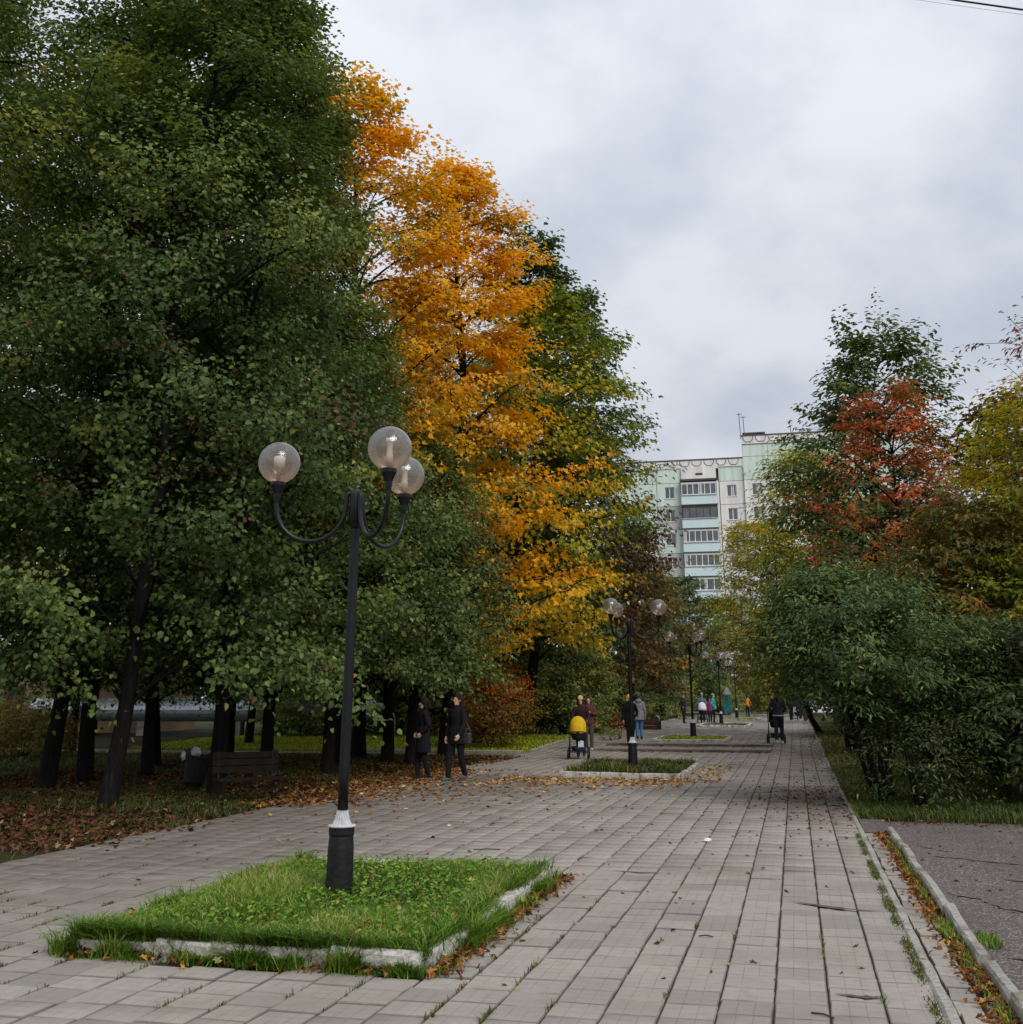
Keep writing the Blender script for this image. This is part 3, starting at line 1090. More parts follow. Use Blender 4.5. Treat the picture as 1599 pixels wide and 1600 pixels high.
# a drift of orange leaves where the walk meets the trees, and yellow ones round the second bed
P_ = np.concatenate([np.stack([-7.9 + np.abs(r.normal(0, 0.9, 2400)) - 0.9, r.uniform(17.6, 27, 2400), np.full(2400, 0.012)], 1),
                     np.stack([r.normal(-6.2, 1.3, 420), r.normal(21.5, 2.4, 420), np.full(420, 0.010)], 1)])
P_[P_[:, 0] < -8.1, 2] = 0.0
leaves_flat('fallen_leaves', P_, 0.085, M['litter'], np.clip(r.normal(0.52, 0.24, len(P_)), 0, 1), 2)
P_ = np.concatenate([np.stack([r.uniform(-6.2, -2.2, 900), 24.9 - np.abs(r.normal(0, 1.3, 900)), np.full(900, 0.010)], 1),
                     np.stack([r.uniform(-2.3, -1.6, 160), r.uniform(24, 30, 160), np.full(160, 0.010)], 1)])
leaves_flat('fallen_leaves', P_, 0.085, M['litter'], np.clip(r.normal(0.80, 0.16, len(P_)), 0, 1), 3)
P_ = np.stack([r.uniform(-6, -0.8, 260), np.where(r.random(260) < 0.5, 36.85, 39.4) - np.abs(r.normal(0, 0.25, 260)), np.full(260, 0.012)], 1)
P_[P_[:, 1] > 37, 2] = 0.072
leaves_flat('fallen_leaves', P_, 0.10, M['litter'], np.clip(r.normal(0.5, 0.25, len(P_)), 0, 1), 4)
# around the nearest bed
P_ = np.concatenate([np.stack([b0[1] + 0.06 + np.abs(r.normal(0, 0.10, 520)), r.uniform(b0[2] - 0.1, b0[3] + 0.2, 520), np.full(520, 0.012)], 1),
                     np.stack([r.uniform(b0[0], b0[1], 150), b0[2] - 0.06 - np.abs(r.normal(0, 0.07, 150)), np.full(150, 0.012)], 1),
                     np.stack([r.uniform(b0[0], b0[1], 80), r.uniform(b0[2], b0[3], 80), np.full(80, 0.165)], 1)])
P_[:, 2] += r.uniform(0, 0.03, len(P_))
leaves_flat('fallen_leaves', P_, 0.050, M['litter'], np.clip(r.normal(0.36, 0.26, len(P_)), 0, 1), 5, curl=0.6, upright=0.6)
# gutter litter
n = 2600
P_ = np.stack([1.045 - np.abs(r.normal(0, 0.085, n)), r.uniform(5.5, 16.1, n), -0.012 + r.uniform(0, 0.03, n)], 1)
P_[:, 0] = np.clip(P_[:, 0], 0.78, 1.045)
leaves_flat('gutter_leaves', P_, 0.042, M['litter'], np.clip(r.normal(0.38, 0.22, n), 0, 1), 6, curl=0.6, upright=0.6)
# by the bush at the right and along the edge of the yard
P_ = np.concatenate([np.stack([r.uniform(1.0, 6.5, 420), r.normal(17.75, 0.25, 420), np.full(420, -0.015)], 1),
                     np.stack([0.68 - np.abs(r.normal(0, 0.9, 420)), r.normal(20.5, 2.6, 420), np.full(420, 0.010)], 1),
                     np.stack([0.68 - np.abs(r.normal(0, 0.3, 300)), r.uniform(27, 60, 300), np.full(300, 0.010)], 1)])
P_[:, 2] += np.where(P_[:, 1] > 35.5, 0.12 * np.clip((P_[:, 1] - 35.5) / 5, 0, 1), 0)
leaves_flat('fallen_leaves', P_, 0.055, M['litterdark'], np.clip(r.normal(0.6, 0.25, len(P_)), 0, 1), 7)
P_ = np.stack([r.uniform(1.2, 5.5, 150), r.uniform(8, 17.6, 150), np.full(150, -0.022)], 1)
leaves_flat('scattered_leaves', P_, 0.05, M['litterdark'], np.clip(r.normal(0.6, 0.25, len(P_)), 0, 1), 18)
# sparse single leaves and bits over the slabs
P_ = np.stack([r.uniform(-7.6, 0.5, 300), r.uniform(6.5, 34, 300) ** 1.0, np.full(300, 0.008)], 1)
P_ = P_[~((P_[:, 0] > b0[0]) & (P_[:, 0] < b0[1]) & (P_[:, 1] > b0[2]) & (P_[:, 1] < b0[3]))]
leaves_flat('scattered_leaves', P_, 0.055, M['litterdark'], np.clip(r.normal(0.55, 0.3, len(P_)), 0, 1), 8)

# cracks in the asphalt: shallow dark fissures filled with soil
ck = MB()
rr = random.Random(5)
for pts in ([(1.24, 15.1), (1.42, 14.7), (1.62, 14.5)], [(1.30, 14.1), (1.72, 13.9), (2.2, 13.6)], [(1.22, 11.6), (1.42, 11.3), (1.55, 10.9), (1.75, 10.7), (1.82, 10.3)], [(1.26, 8.9), (1.5, 8.9), (1.8, 8.8)], [(1.8, 12.5), (2.6, 12.2), (3.0, 11.6)]):
    fine = []
    for a_, b_ in zip(pts[:-1], pts[1:]):
        for k in range(5):
            t = k / 5
            fine.append((a_[0] + (b_[0] - a_[0]) * t + rr.uniform(-.03, .03), a_[1] + (b_[1] - a_[1]) * t + rr.uniform(-.03, .03)))
    fine.append(pts[-1])
    vs = []
    for k, (x, y) in enumerate(fine):
        w_ = rr.uniform(0.006, 0.028) * (1 if 0 < k < len(fine) - 1 else 0.1)
        vs += [(x, y - w_, -0.026), (x, y + w_, -0.026)]
    ck.add(vs, [(2 * k, 2 * k + 2, 2 * k + 3, 2 * k + 1) for k in range(len(fine) - 1)])
o = ck.build('cracks', M['crack'])
o['kind'] = 'stuff'

# silt washed into a sunken row of slabs near the right kerb
dp = MB()
for (pts_, w0) in (([(-0.18, 10.62), (0.1, 10.45), (0.3, 10.35), (0.56, 10.32)], 0.045), ([(0.1, 7.55), (0.26, 7.5), (0.36, 7.52)], 0.03), ([(-1.9, 12.0), (-1.6, 11.9), (-1.4, 11.95)], 0.02)):
    vs = []
    nn = 14
    for k in range(nn + 1):
        t = k / nn * (len(pts_) - 1)
        i_ = min(int(t), len(pts_) - 2)
        x = pts_[i_][0] + (pts_[i_ + 1][0] - pts_[i_][0]) * (t - i_)
        y = pts_[i_][1] + (pts_[i_ + 1][1] - pts_[i_][1]) * (t - i_)
        w_ = w0 * math.sin(PI * (k + 0.15) / (nn + 0.3)) * rr.uniform(0.5, 1.5) + 0.002
        vs += [(x, y - w_, 0.009), (x, y + w_ * rr.uniform(0.5, 1.2), 0.009)]
    dp.add(vs, [(2 * k, 2 * k + 2, 2 * k + 3, 2 * k + 1) for k in range(nn)])
o = dp.build('silt', simple('wet_silt', (0.085, 0.070, 0.055), 0.8, 0.3, 0, 0.4, 20, 0.3))
o['kind'] = 'stuff'

# crumpled paper and a few sticks on the slabs
mb = MB()
mb.ball((0, 0, 0.02), (0.055, 0.035, 0.022), 9, 5)
mb.v = [(x * (1 + rr.uniform(-.25, .25)), y * (1 + rr.uniform(-.25, .25)), z * (1 + rr.uniform(-.3, .3))) for x, y, z in mb.v]
o = mb.build('paper_scrap', simple('scrap_paper', (0.75, 0.70, 0.62), 0.8), loc=(-1.13, 14.55, 0.0))
tag(o, 'small crumpled cream scrap of paper lying on the middle of the slabs', 'litter')
stm = simple('dry_twig', (0.05, 0.035, 0.025), 0.9)
for (x, y, L_, a_, lab) in ((0.02, 7.05, 0.14, -0.6, 'thin dark twig on the slabs nearest the bottom of the photo'), (-0.75, 9.0, 0.10, 0.1, 'tiny dark twig lying across a slab in the middle of the walk'), (-3.5, 13.2, 0.3, 0.25, 'longer dark twig on the slabs behind the nearest lawn bed')):
    o = MB().tube([(-L_ / 2, 0, 0.008), (0, 0.012, 0.012), (L_ / 2, 0, 0.007)], 0.005, 6).build('twig', stm, loc=(x, y, 0), rotz=a_)
    tag(o, lab, 'twig')

# ------------------------------------------------------------------ street lamps
def make_lamp(label, loc, rot, first=None):
    if first is not None:
        c = copy_tree(first)
        c.location = loc
        c.rotation_euler = (0, 0, rot)
        c['label'] = label
        return c
    t = thing('street_lamp', label, 'street lamp', loc, rot, 'globe lamps down the middle of the walk')
    mb = MB()
    mb.lathe([(0.116, -0.08), (0.116, 0.03), (0.112, 0.05), (0.106, 0.44), (0.099, 0.53), (0.105, 0.545), (0.105, 0.595)], 28)
    mb.build('base', M['blackrough'], t, smooth=False)
    mb = MB().lathe([(0.106, 0.595), (0.117, 0.600), (0.119, 0.607), (0.113, 0.614), (0.082, 0.619)], 32)
    mb.build('collar', M['whitemetal'], t, smooth=True)
    mb = MB().lathe([(0.080, 0.619), (0.064, 0.650), (0.056, 0.685), (0.050, 0.715), (0.048, 0.728)], 36, None, 0.13, 1)
    mb.build('fluted_cap', M['whitemetal'], t)
    mb = MB().lathe([(0.045, 0.72), (0.044, 1.0), (0.040, 3.30), (0.040, 3.36)], 20)
    mb.build('pole', M['blackmetal'], t, smooth=True)
    mb = MB().lathe([(0.041, 3.05), (0.060, 3.08), (0.062, 3.33), (0.055, 3.37), (0.030, 3.40), (0.0, 3.41)], 20)
    mb.build('pole_head', M['blackmetal'], t, smooth=True)
    for k in range(3):
        a = PI + k * 2 * PI / 3
        ca, sa = math.cos(a), math.sin(a)
        pts = []
        # from the pole head down in a U and up to the globe
        prof = [(0.055, 3.36), (0.075, 3.37), (0.088, 3.33)]
        for q in range(0, 15):
            th_ = PI + PI * q / 14
            prof.append((0.405 + 0.315 * math.cos(th_), 3.26 + 0.33 * math.sin(th_) * 0.98))
        prof += [(0.720, 3.31), (0.720, 3.33)]
        pts = [(r_ * ca, r_ * sa, z) for r_, z in prof]
        mb = MB().tube(pts, 0.021, 10)
        mb.build('arm', M['blackmetal'], t, smooth=True)
        Mx = Matrix.Translation((0.720 * ca, 0.720 * sa, -0.075))
        mb = MB().lathe([(0.024, 3.36), (0.030, 3.40), (0.034, 3.44), (0.058, 3.50), (0.066, 3.515), (0.066, 3.545), (0.050, 3.55)], 18, Mx)
        mb.build('socket', M['blackmetal'], t, smooth=False)
        g_ = MB().ball((0, 0, 0), 0.188, 32, 20).build('globe', M['globe'], t, (0.720 * ca, 0.720 * sa, 3.65), True)
        mb = MB().lathe([(0.032, -0.16), (0.030, -0.06), (0.026, -0.05), (0.026, 0.05), (0.036, 0.055), (0.038, 0.085), (0.0, 0.09)] if k else
                        [(0.022, -0.16), (0.022, -0.05), (0.050, -0.045), (0.054, 0.045), (0.045, 0.055), (0.0, 0.056)], 16)
        mb.build('bulb', M['bulb'], g_, smooth=True)
    return t


lamp0 = make_lamp('nearest tall three globe street lamp standing in the long green grass', (-3.72, 9.34, 0.03), R(13))
lamp0.rotation_euler = (0, R(0.15), R(13))
make_lamp('second three globe lamp standing in front of the two steps', (-3.74, 27.2, 0.02), R(183), lamp0)
make_lamp('third globe lamp standing in the bed just behind the steps', (-3.70, 43.2, 0.12), R(12), lamp0)
make_lamp('fourth globe lamp, close to the group with the white pram', (-3.98, 64.4, 0.14), R(22), lamp0)
make_lamp('farthest small globe lamp near the person in orange', (-3.90, 80.2, 0.14), R(70), lamp0)


# ------------------------------------------------------------------ trees
def profile(prof, t):
    ts = [p[0] for p in prof]
    rs = [p[1] for p in prof]
    return float(np.interp(t, ts, rs))


def bez(p0, p1, p2, n):
    t = np.linspace(0, 1, n)[:, None]
    return (1 - t) ** 2 * p0 + 2 * t * (1 - t) * p1 + t * t * p2


def grow(H, cb, prof, sp, nl=40, ns=7, nsp=5, nlf=14, lean=(0, 0), tr=0.18, seed=1, multi=0, droop=0.35, shoots=0, start=0.3, asym=None, root=1.6, rv=(0.68, 1.10)):
    """trunk mesh builder + leaf arrays. prof: (t, radius) over the crown height"""
    r = np.random.default_rng(seed)
    mb = MB()
    lean = np.array([lean[0], lean[1], 0.0])
    tops = []
    nst = max(1, multi)
    stems = []
    for q in range(nst):
        a = 2 * PI * q / nst + r.uniform(-.4, .4)
        spread = np.array([math.cos(a), math.sin(a), 0]) * (0.0 if nst == 1 else 0.10 * H)
        b0_ = np.array([math.cos(a), math.sin(a), 0]) * (0 if nst == 1 else tr * 1.6)
        n = 9
        pts, rad = [], []
        for i in range(n):
            t = i / (n - 1)
            wob = r.normal(0, 0.012 * H, 3) * np.array([1, 1, 0]) * (t > 0) * (0.12 if t < 0.35 else 1.0)
            pts.append(b0_ + lean * (t ** 0.8) + spread * t ** 0.8 + np.array([0, 0, (H * 0.93 + 0.06) * t ** 1.15 - 0.06]) + wob)
            rad.append(tr * ((1 - t) ** 0.8 * 0.92 + 0.06) * (root if i == 0 else 1.0))
        # a flared foot
        pts.insert(1, pts[0] + (pts[1] - pts[0]) * 0.12)
        rad.insert(1, tr * 1.12)
        mb.tube(pts, rad, 9 if nst == 1 else 6)
        stems.append(np.array(pts))
    P0, D0, CL = [], [], []
    for i in range(nl):
        t = (i + r.uniform(0.1, 0.9)) / nl
        t = t ** 0.9
        zt = cb + (H - cb) * t
        rad = profile(prof, t) * r.uniform(*rv)
        phi = i * 2.39996 + r.uniform(-0.5, 0.5)
        dirn = np.array([math.cos(phi), math.sin(phi), 0])
        if asym is not None:
            rad *= 1 + asym[2] * (dirn[0] * asym[0] + dirn[1] * asym[1])
        st = stems[r.integers(nst)]
        zs = max(zt - rad * r.uniform(0.30, 0.75), cb * 0.75)
        p_s = np.array([np.interp(zs, st[:, 2], st[:, k]) for k in range(2)] + [zs])
        axis = np.array([np.interp(zt, st[:, 2], st[:, k]) for k in range(2)] + [zt])
        p_e = axis * np.array([1, 1, 1]) + dirn * rad
        pm = (p_s + p_e) / 2 + np.array([0, 0, 0.22 * rad]) + r.normal(0, 0.06 * rad, 3)
        c = bez(p_s, pm, p_e, 8)
        lr = min(0.26 * tr, 0.016 + 0.011 * rad)
        mb.tube(c[:], [lr * (1 - 0.85 * k / 7) for k in range(8)], 5, caps=False)
        ltint = r.normal(0, sp.get('lvar', 0.12))
        for k in range(ns):
            s = start + (1 - start) * (k + r.uniform(0, 1)) / ns
            b_ = np.array([np.interp(s, np.linspace(0, 1, 8), c[:, q]) for q in range(3)])
            ld = c[min(7, int(s * 7) + 1)] - c[int(min(s, 0.99) * 7)]
            ld = ld / (np.linalg.norm(ld) + 1e-9)
            sdv = np.cross(ld, np.array([0, 0, 1.0]))
            sgn = 1 if k % 2 else -1
            sd_ = ld * r.uniform(0.4, 1.0) + sdv * sgn * r.uniform(0.4, 1.0) + np.array([0, 0, r.uniform(-0.25, 0.45)])
            sd_ /= np.linalg.norm(sd_)
            sl = rad * (0.30 + 0.22 * (1 - s)) * r.uniform(0.7, 1.25) + 0.25
            e_ = b_ + sd_ * sl - np.array([0, 0, droop * sl * 0.35])
            if sp.get('twigs', True):
                mb.tube([b_, (b_ + e_) / 2 + np.array([0, 0, 0.06 * sl]), e_], [lr * 0.35, lr * 0.25, 0.005], 3, caps=False)
            tt = (np.arange(nsp) + r.uniform(0, 1, nsp)) / nsp
            pos = b_ + (e_ - b_) * tt[:, None]
            dd = sd_ + r.normal(0, 0.55, (nsp, 3)) * np.array([1, 1, 0.6]) - np.array([0, 0, droop * 0.8])
            P0.append(pos)
            D0.append(dd)
            CL.append(np.full(nsp, ltint) + r.normal(0, 0.07) + r.normal(0, 0.05, nsp))
    for k in range(shoots):
        a = r.uniform(0, 2 * PI)
        t = r.uniform(0.6, 1.0)
        zt = cb + (H - cb) * t
        st = stems[r.integers(nst)]
        axis = np.array([np.interp(zt, st[:, 2], st[:, q]) for q in range(2)] + [zt])
        b_ = axis + np.array([math.cos(a), math.sin(a), 0]) * profile(prof, t) * r.uniform(0.5, 1.0)
        e_ = b_ + np.array([r.normal(0, .15), r.normal(0, .15), r.uniform(0.6, 1.3)]) * 0.9
        mb.tube([b_, e_], [0.012, 0.004], 3, caps=False)
        tt = np.linspace(0.2, 1, 4)
        P0.append(b_ + (e_ - b_) * tt[:, None])
        D0.append(np.tile([0, 0, 0.6], (4, 1)) + r.normal(0, 0.5, (4, 3)))
        CL.append(np.full(4, -0.1))
    P0, D0, CL = np.concatenate(P0), unit(np.concatenate(D0)), np.concatenate(CL)
    n = len(P0)
    L_ = sp['spray'] * r.uniform(0.6, 1.3, n)
    tt = (np.arange(nlf)[None] + r.uniform(0, 1, (n, nlf))) / nlf
    side = np.cross(D0, np.array([0, 0, 1.0]))
    side = unit(side + 1e-6)
    sg = np.where(np.arange(nlf) % 2, 1.0, -1.0)[None, :, None]
    wdt = sp.get('spread', 0.28)
    pos = P0[:, None] + D0[:, None] * (tt * L_[:, None])[..., None]
    pos = pos + side[:, None] * sg * (r.uniform(0.05, 1, (n, nlf)) * wdt * sp['spray'])[..., None]
    pos[..., 2] += r.normal(0, sp.get('thick', 0.10) * sp['spray'], (n, nlf)) - droop * 0.25 * (tt ** 2) * L_[:, None]
    tip = D0[:, None] * 0.8 + side[:, None] * sg * r.uniform(0.4, 1.2, (n, nlf))[..., None] + r.normal(0, sp.get('rand', 0.35), (n, nlf, 3))
    tip[..., 2] -= droop * 1.1
    nrm = np.zeros((n, nlf, 3))
    nrm[..., 2] = 1.0
    ctr = np.array([lean[0] * 0.6, lean[1] * 0.6, (H + cb) / 2])
    outw = unit(P0 - ctr)
    nrm += 0.55 * outw[:, None] + r.normal(0, sp.get('nrand', 0.45), (n, nlf, 3))
    tint = sp.get('mean', 0.45) + CL[:, None] + r.normal(0, sp.get('var', 0.13), (n, nlf))
    gr = sp.get('vgrad', 0)
    if gr:
        tint += gr * ((pos[..., 2] - (H + cb) / 2) / (H - cb))
    size = sp['leaf'] * r.uniform(0.65, 1.25, (n, nlf))
    return mb, pos.reshape(-1, 3), tip.reshape(-1, 3), nrm.reshape(-1, 3), size.ravel(), tint.ravel()


SP = {
    'linden': dict(tpl='heart', leaf=0.095, spray=0.78, mat='linden', mean=0.45, var=0.14, thick=0.14, rand=0.4, nrand=0.5, spread=0.30),
    'maple': dict(tpl='maple', leaf=0.165, spray=0.75, mat='orange', mean=0.48, var=0.20, lvar=0.17, thick=0.10, rand=0.35, nrand=0.40, spread=0.42),
    'ygmaple': dict(tpl='maple5', leaf=0.20, spray=0.8, mat='yellowgreen', mean=0.40, var=0.14, thick=0.10, spread=0.42),
    'darkmaple': dict(tpl='maple5', leaf=0.21, spray=0.8, mat='dark', mean=0.48, var=0.16, thick=0.12, spread=0.42),
    'brown': dict(tpl='maple5', leaf=0.22, spray=0.8, mat='brown', mean=0.42, var=0.18, thick=0.12, spread=0.42),
    'willow': dict(tpl='slim', leaf=0.20, spray=0.8, mat='willow', mean=0.40, var=0.15, thick=0.10, spread=0.25),
    'blue': dict(tpl='slim', leaf=0.095, spray=0.42, mat='bluegreen', mean=0.46, var=0.22, thick=0.12, spread=0.26, nrand=0.5),
    'greenbush': dict(tpl='oval', leaf=0.16, spray=0.6, mat='bluegreen', mean=0.84, var=0.2, thick=0.12, spread=0.3),
    'red': dict(tpl='slim', leaf=0.15, spray=0.45, mat='red', mean=0.58, var=0.16, thick=0.08, spread=0.28),
    'rust': dict(tpl='slim', leaf=0.14, spray=0.45, mat='rust', mean=0.45, var=0.18, thick=0.10, spread=0.28),
    'berry': dict(tpl='slim', leaf=0.12, spray=0.40, mat='berry', mean=0.42, var=0.22, thick=0.06, spread=0.28),
    'dark': dict(tpl='oval', leaf=0.17, spray=0.6, mat='dark', mean=0.50, var=0.16, thick=0.10, spread=0.3),
    'yellow': dict(tpl='slim', leaf=0.18, spray=0.6, mat='willow', mean=0.55, var=0.16, thick=0.10, spread=0.28),
}


def tree(name, label, cat, x, y, species, H, cb, prof, z=None, group=None, **kw):
    sp = dict(SP[species])
    sp.update(kw.pop('sp', {}))
    mb, pos, tip, nrm, size, tint = grow(H, cb, prof, sp, **kw)
    z = (-0.055 + 0.12 * min(max((y - 35.5) / 5.0, 0), 1)) if z is None else z
    t = thing(name, label, cat, (x, y, z), 0, group)
    mb.build('trunk' if not kw.get('multi') else 'stems', M['bark'], t, smooth=True)
    me = leaf_np('crown', pos, tip, nrm, size, tint, sp['tpl'], M[sp['mat']])
    link('crown', me, None, t)
    return t


def again(src, label, x, y, rot, sc=1.0, z=None):
    c = copy_tree(src)
    c.location = (x, y, (-0.055 + 0.12 * min(max((y - 35.5) / 5.0, 0), 1)) if z is None else z)
    c.rotation_euler = (0, 0, rot)
    c.scale = (sc, sc, sc)
    c['label'] = label
    return c


OV = [(0, 2.9), (0.06, 3.5), (0.24, 3.6), (0.48, 3.0), (0.77, 2.0), (1, 0.4)]
OV2 = [(0, 2.6), (0.1, 3.2), (0.3, 2.8), (0.6, 1.9), (0.78, 1.25), (1, 0.3)]
GL = 'dark lindens in the row left of the walk'
lkw = dict(nl=50, ns=7, nsp=8, nlf=18, rv=(0.55, 1.14), start=0.40)
l1 = tree('linden_tree', 'big dark linden whose trunk leans right, nearest the left edge of the walk', 'tree', -10.9, 17.2, 'linden', 18.5, 2.0, OV, lean=(0.35, 0.6), tr=0.145, seed=1, group=GL, **lkw)
l2 = tree('linden_tree', 'dark linden with a straight trunk just right of the litter bin and behind the bench', 'tree', -10.1, 19.3, 'linden', 17.0, 2.1, OV2, lean=(-0.3, 0.2), tr=0.15, seed=2, group=GL, **lkw)
l3 = tree('linden_tree', 'slim dark linden behind the nearest lamp pole, third clear trunk left of the walk', 'tree', -10.3, 24.9, 'linden', 11.0, 2.1, [(0, 2.6), (0.15, 3.2), (0.45, 2.4), (0.7, 1.4), (1, 0.4)], lean=(0.0, 0.0), tr=0.15, seed=3, group=GL, nl=40, ns=7, nsp=7, nlf=17, rv=(0.55, 1.14), start=0.38)
l4 = tree('linden_tree', 'dark linden whose trunk stands behind the half hidden dark figure', 'tree', -9.55, 28.6, 'linden', 8.4, 2.2, [(0, 2.2), (0.25, 2.7), (0.6, 2.0), (1, 0.4)], lean=(0.0, 0.1), tr=0.19, seed=4, group=GL, nl=40, ns=7, nsp=5, nlf=16)
again(l2, 'leaning dark linden at the far left, second trunk from the left edge', -14.2, 21.5, 2.1, 1.08).rotation_euler = (0.0, R(4), 2.1)
again(l2, 'thin dark linden set back left of the litter bin', -13.8, 23.2, 0.9, 0.95)
again(l3, 'slim dark linden set well back behind the bench', -14.0, 27.2, 4.0, 1.15)
again(l2, 'dark linden between the bench and the nearest lamp pole', -12.2, 25.7, 3.3, 1.0)
again(l1, 'dark linden set far back at the left, in front of the tan building', -22.4, 33.0, 1.2, 1.0)
again(l4, 'dark linden set back behind the nearest lamp pole', -11.9, 30.9, 1.9, 1.15)
again(l4, 'slim dark linden one trunk left of the half hidden figure', -10.45, 29.2, 3.4, 0.95)
again(l2, 'dark linden at the back left of the grove', -19.0, 38.5, 5.0, 1.0)
again(l1, 'dark linden in the back row behind the silver pipe', -15.5, 46.5, 3.9, 1.0)
again(l1, 'tallest dark linden of the grove, its top cut by the upper edge of the photo', -15.6, 26.5, 2.7, 1.22)
tree('linden_tree', 'broad linden with yellowish boughs filling the upper left corner of the photo', 'tree', -14.8, 15.2, 'linden', 17.5, 2.4, [(0, 2.6), (0.1, 3.4), (0.4, 3.4), (0.7, 2.6), (0.9, 1.6), (1, 0.6)], tr=0.16, seed=5, group=GL, sp=dict(mean=0.60), **lkw)
again(l1, 'dark linden whose high crown closes the gap at the top left of the photo', -13.9, 19.8, 5.2, 1.12)
again(l1, 'dark linden left of the photo edge with branches hanging into view', -19.5, 21.0, 0.4, 1.05)

GM = 'orange maples among the dark trees'
tree('maple_tree', 'taller orange maple rising behind the dark lindens', 'tree', -11.3, 28.3, 'maple', 19.3, 5.0, [(0, 2.4), (0.3, 3.0), (0.55, 3.2), (0.78, 2.5), (0.92, 1.5), (1, 0.6)], lean=(-0.4, 0), rv=(0.5, 1.15), tr=0.20, seed=11, group=GM, nl=56, ns=7, nsp=4, nlf=13, shoots=16)
tree('maple_tree', 'wide bright orange maple with drooping lower branches by the walk', 'tree', -10.0, 33.0, 'maple', 18.6, 3.1, [(0, 2.4), (0.12, 4.2), (0.30, 3.7), (0.44, 2.9), (0.56, 2.4), (0.74, 2.8), (0.9, 1.5), (1, 0.4)], lean=(0.3, -0.3), rv=(0.5, 1.15), tr=0.24, seed=12, group=GM, nl=72, ns=8, nsp=4, nlf=12, shoots=12)
tree('maple_tree', 'yellow green maple directly behind the bright orange maple', 'tree', -11.0, 39.5, 'ygmaple', 16.0, 3.6, [(0, 3.2), (0.3, 4.4), (0.6, 3.6), (0.85, 1.8), (1, 0.4)], lean=(2.6, -0.6), tr=0.24, seed=13, nl=52, ns=8, nsp=4, nlf=9, shoots=8, sp=dict(vgrad=-0.35, mean=0.62))
tree('maple_tree', 'dark green maple with bare top shoots behind the orange maple', 'tree', -12.4, 43.5, 'darkmaple', 20.3, 4.0, [(0, 3.0), (0.3, 4.0), (0.6, 3.2), (0.85, 1.8), (1, 0.5)], lean=(2.6, 0), tr=0.25, seed=14, nl=48, ns=8, nsp=4, nlf=9, shoots=26)
tree('maple_tree', 'dark maple whose outer branches reach farthest over the walk', 'tree', -11.0, 46.5, 'darkmaple', 19.3, 3.8, [(0, 3.0), (0.3, 4.0), (0.6, 3.6), (0.85, 2.0), (1, 0.5)], lean=(2.2, 0), tr=0.25, seed=15, nl=52, ns=8, nsp=4, nlf=9, shoots=12)
tree('chestnut_tree', 'dark reddish brown tree beside the pale green apartment block', 'tree', -9.8, 54.0, 'brown', 15.3, 3.2, [(0, 2.8), (0.3, 3.7), (0.6, 3.1), (0.85, 1.8), (1, 0.5)], tr=0.25, seed=16, nl=48, ns=8, nsp=4, nlf=9, shoots=8)
mixed = tree('mixed_tree', 'low dark olive tree under the apartment block, left of the lamps', 'tree', -8.6, 63.0, 'brown', 10.6, 1.8, [(0, 2.6), (0.3, 3.6), (0.65, 2.8), (1, 0.6)], tr=0.18, seed=17, nl=40, ns=7, nsp=4, nlf=9, sp=dict(mean=0.62))
dk = tree('dark_tree', 'dark green tree closing the left side of the walk behind the brown one', 'tree', -9.8, 74.0, 'darkmaple', 10.0, 1.2, [(0, 2.8), (0.3, 3.7), (0.65, 3.0), (1, 0.6)], tr=0.18, seed=18, nl=40, ns=7, nsp=4, nlf=9)
again(dk, 'dark green tree far down the left side, behind the bench', -13.2, 57.0, 2.0, 1.15)
again(dk, 'dark green tree at the far end of the walk on the left', -8.4, 90.0, 1.0, 1.05)
again(mixed, 'olive brown tree at the far end of the walk behind the teal kiosk', -6.2, 104.0, 2.4, 0.95)
again(dk, 'dark green tree at the end of the walk above the person in orange', -1.8, 112.0, 3.0, 0.8)
again(dk, 'dark green tree far left behind the green shrub', -16.0, 52.0, 4.0, 1.3)
again(dk, 'dark tree deep in the grove behind the silver pipe', -22.5, 48.0, 5.0, 1.35)
again(mixed, 'brownish tree deep in the grove at the far left', -29.0, 44.0, 5.6, 1.3)

# shrubs on the left
tree('red_bush', 'round rust red bush behind the woman in black', 'bush', -9.9, 37.6, 'rust', 2.45, 0.25, [(0, 0.8), (0.3, 1.35), (0.65, 1.30), (0.9, 0.8), (1, 0.4)], tr=0.03, seed=21, multi=6, nl=60, ns=5, nsp=4, nlf=9, droop=0.1, sp=dict(vgrad=0.6, mean=0.62, leaf=0.11))
gb = tree('green_bush', 'glossy green bush on the left behind the two women', 'bush', -9.7, 49.0, 'greenbush', 3.5, 0.3, [(0, 1.6), (0.3, 2.4), (0.65, 2.2), (0.9, 1.2), (1, 0.5)], tr=0.05, seed=22, multi=5, nl=70, ns=6, nsp=4, nlf=9, droop=0.25)
again(gb, 'green bush filling the gap behind the orange maple trunk', -14.6, 47.0, 2.2, 1.0)
ul = tree('undergrowth_bush', 'low yellowish bush under the trees at the far left', 'bush', -21.5, 29.5, 'rust', 1.3, 0.1, [(0, 0.8), (0.4, 1.3), (0.8, 0.8), (1, 0.3)], tr=0.02, seed=23, multi=5, nl=34, ns=4, nsp=4, nlf=8, droop=0.1, sp=dict(mean=0.25))
again(ul, 'low olive bush at the far left in front of the silver pipe', -28.0, 36.0, 1.0, 1.1)
again(ul, 'low bush just right of the end of the silver pipe', -12.9, 45.3, 2.0, 1.0)
again(gb, 'dark bush deep behind the bench', -19.6, 44.5, 3.0, 0.75)
again(gb, 'dark bush behind the far dark lamp trunk', -17.6, 49.5, 4.3, 0.9)
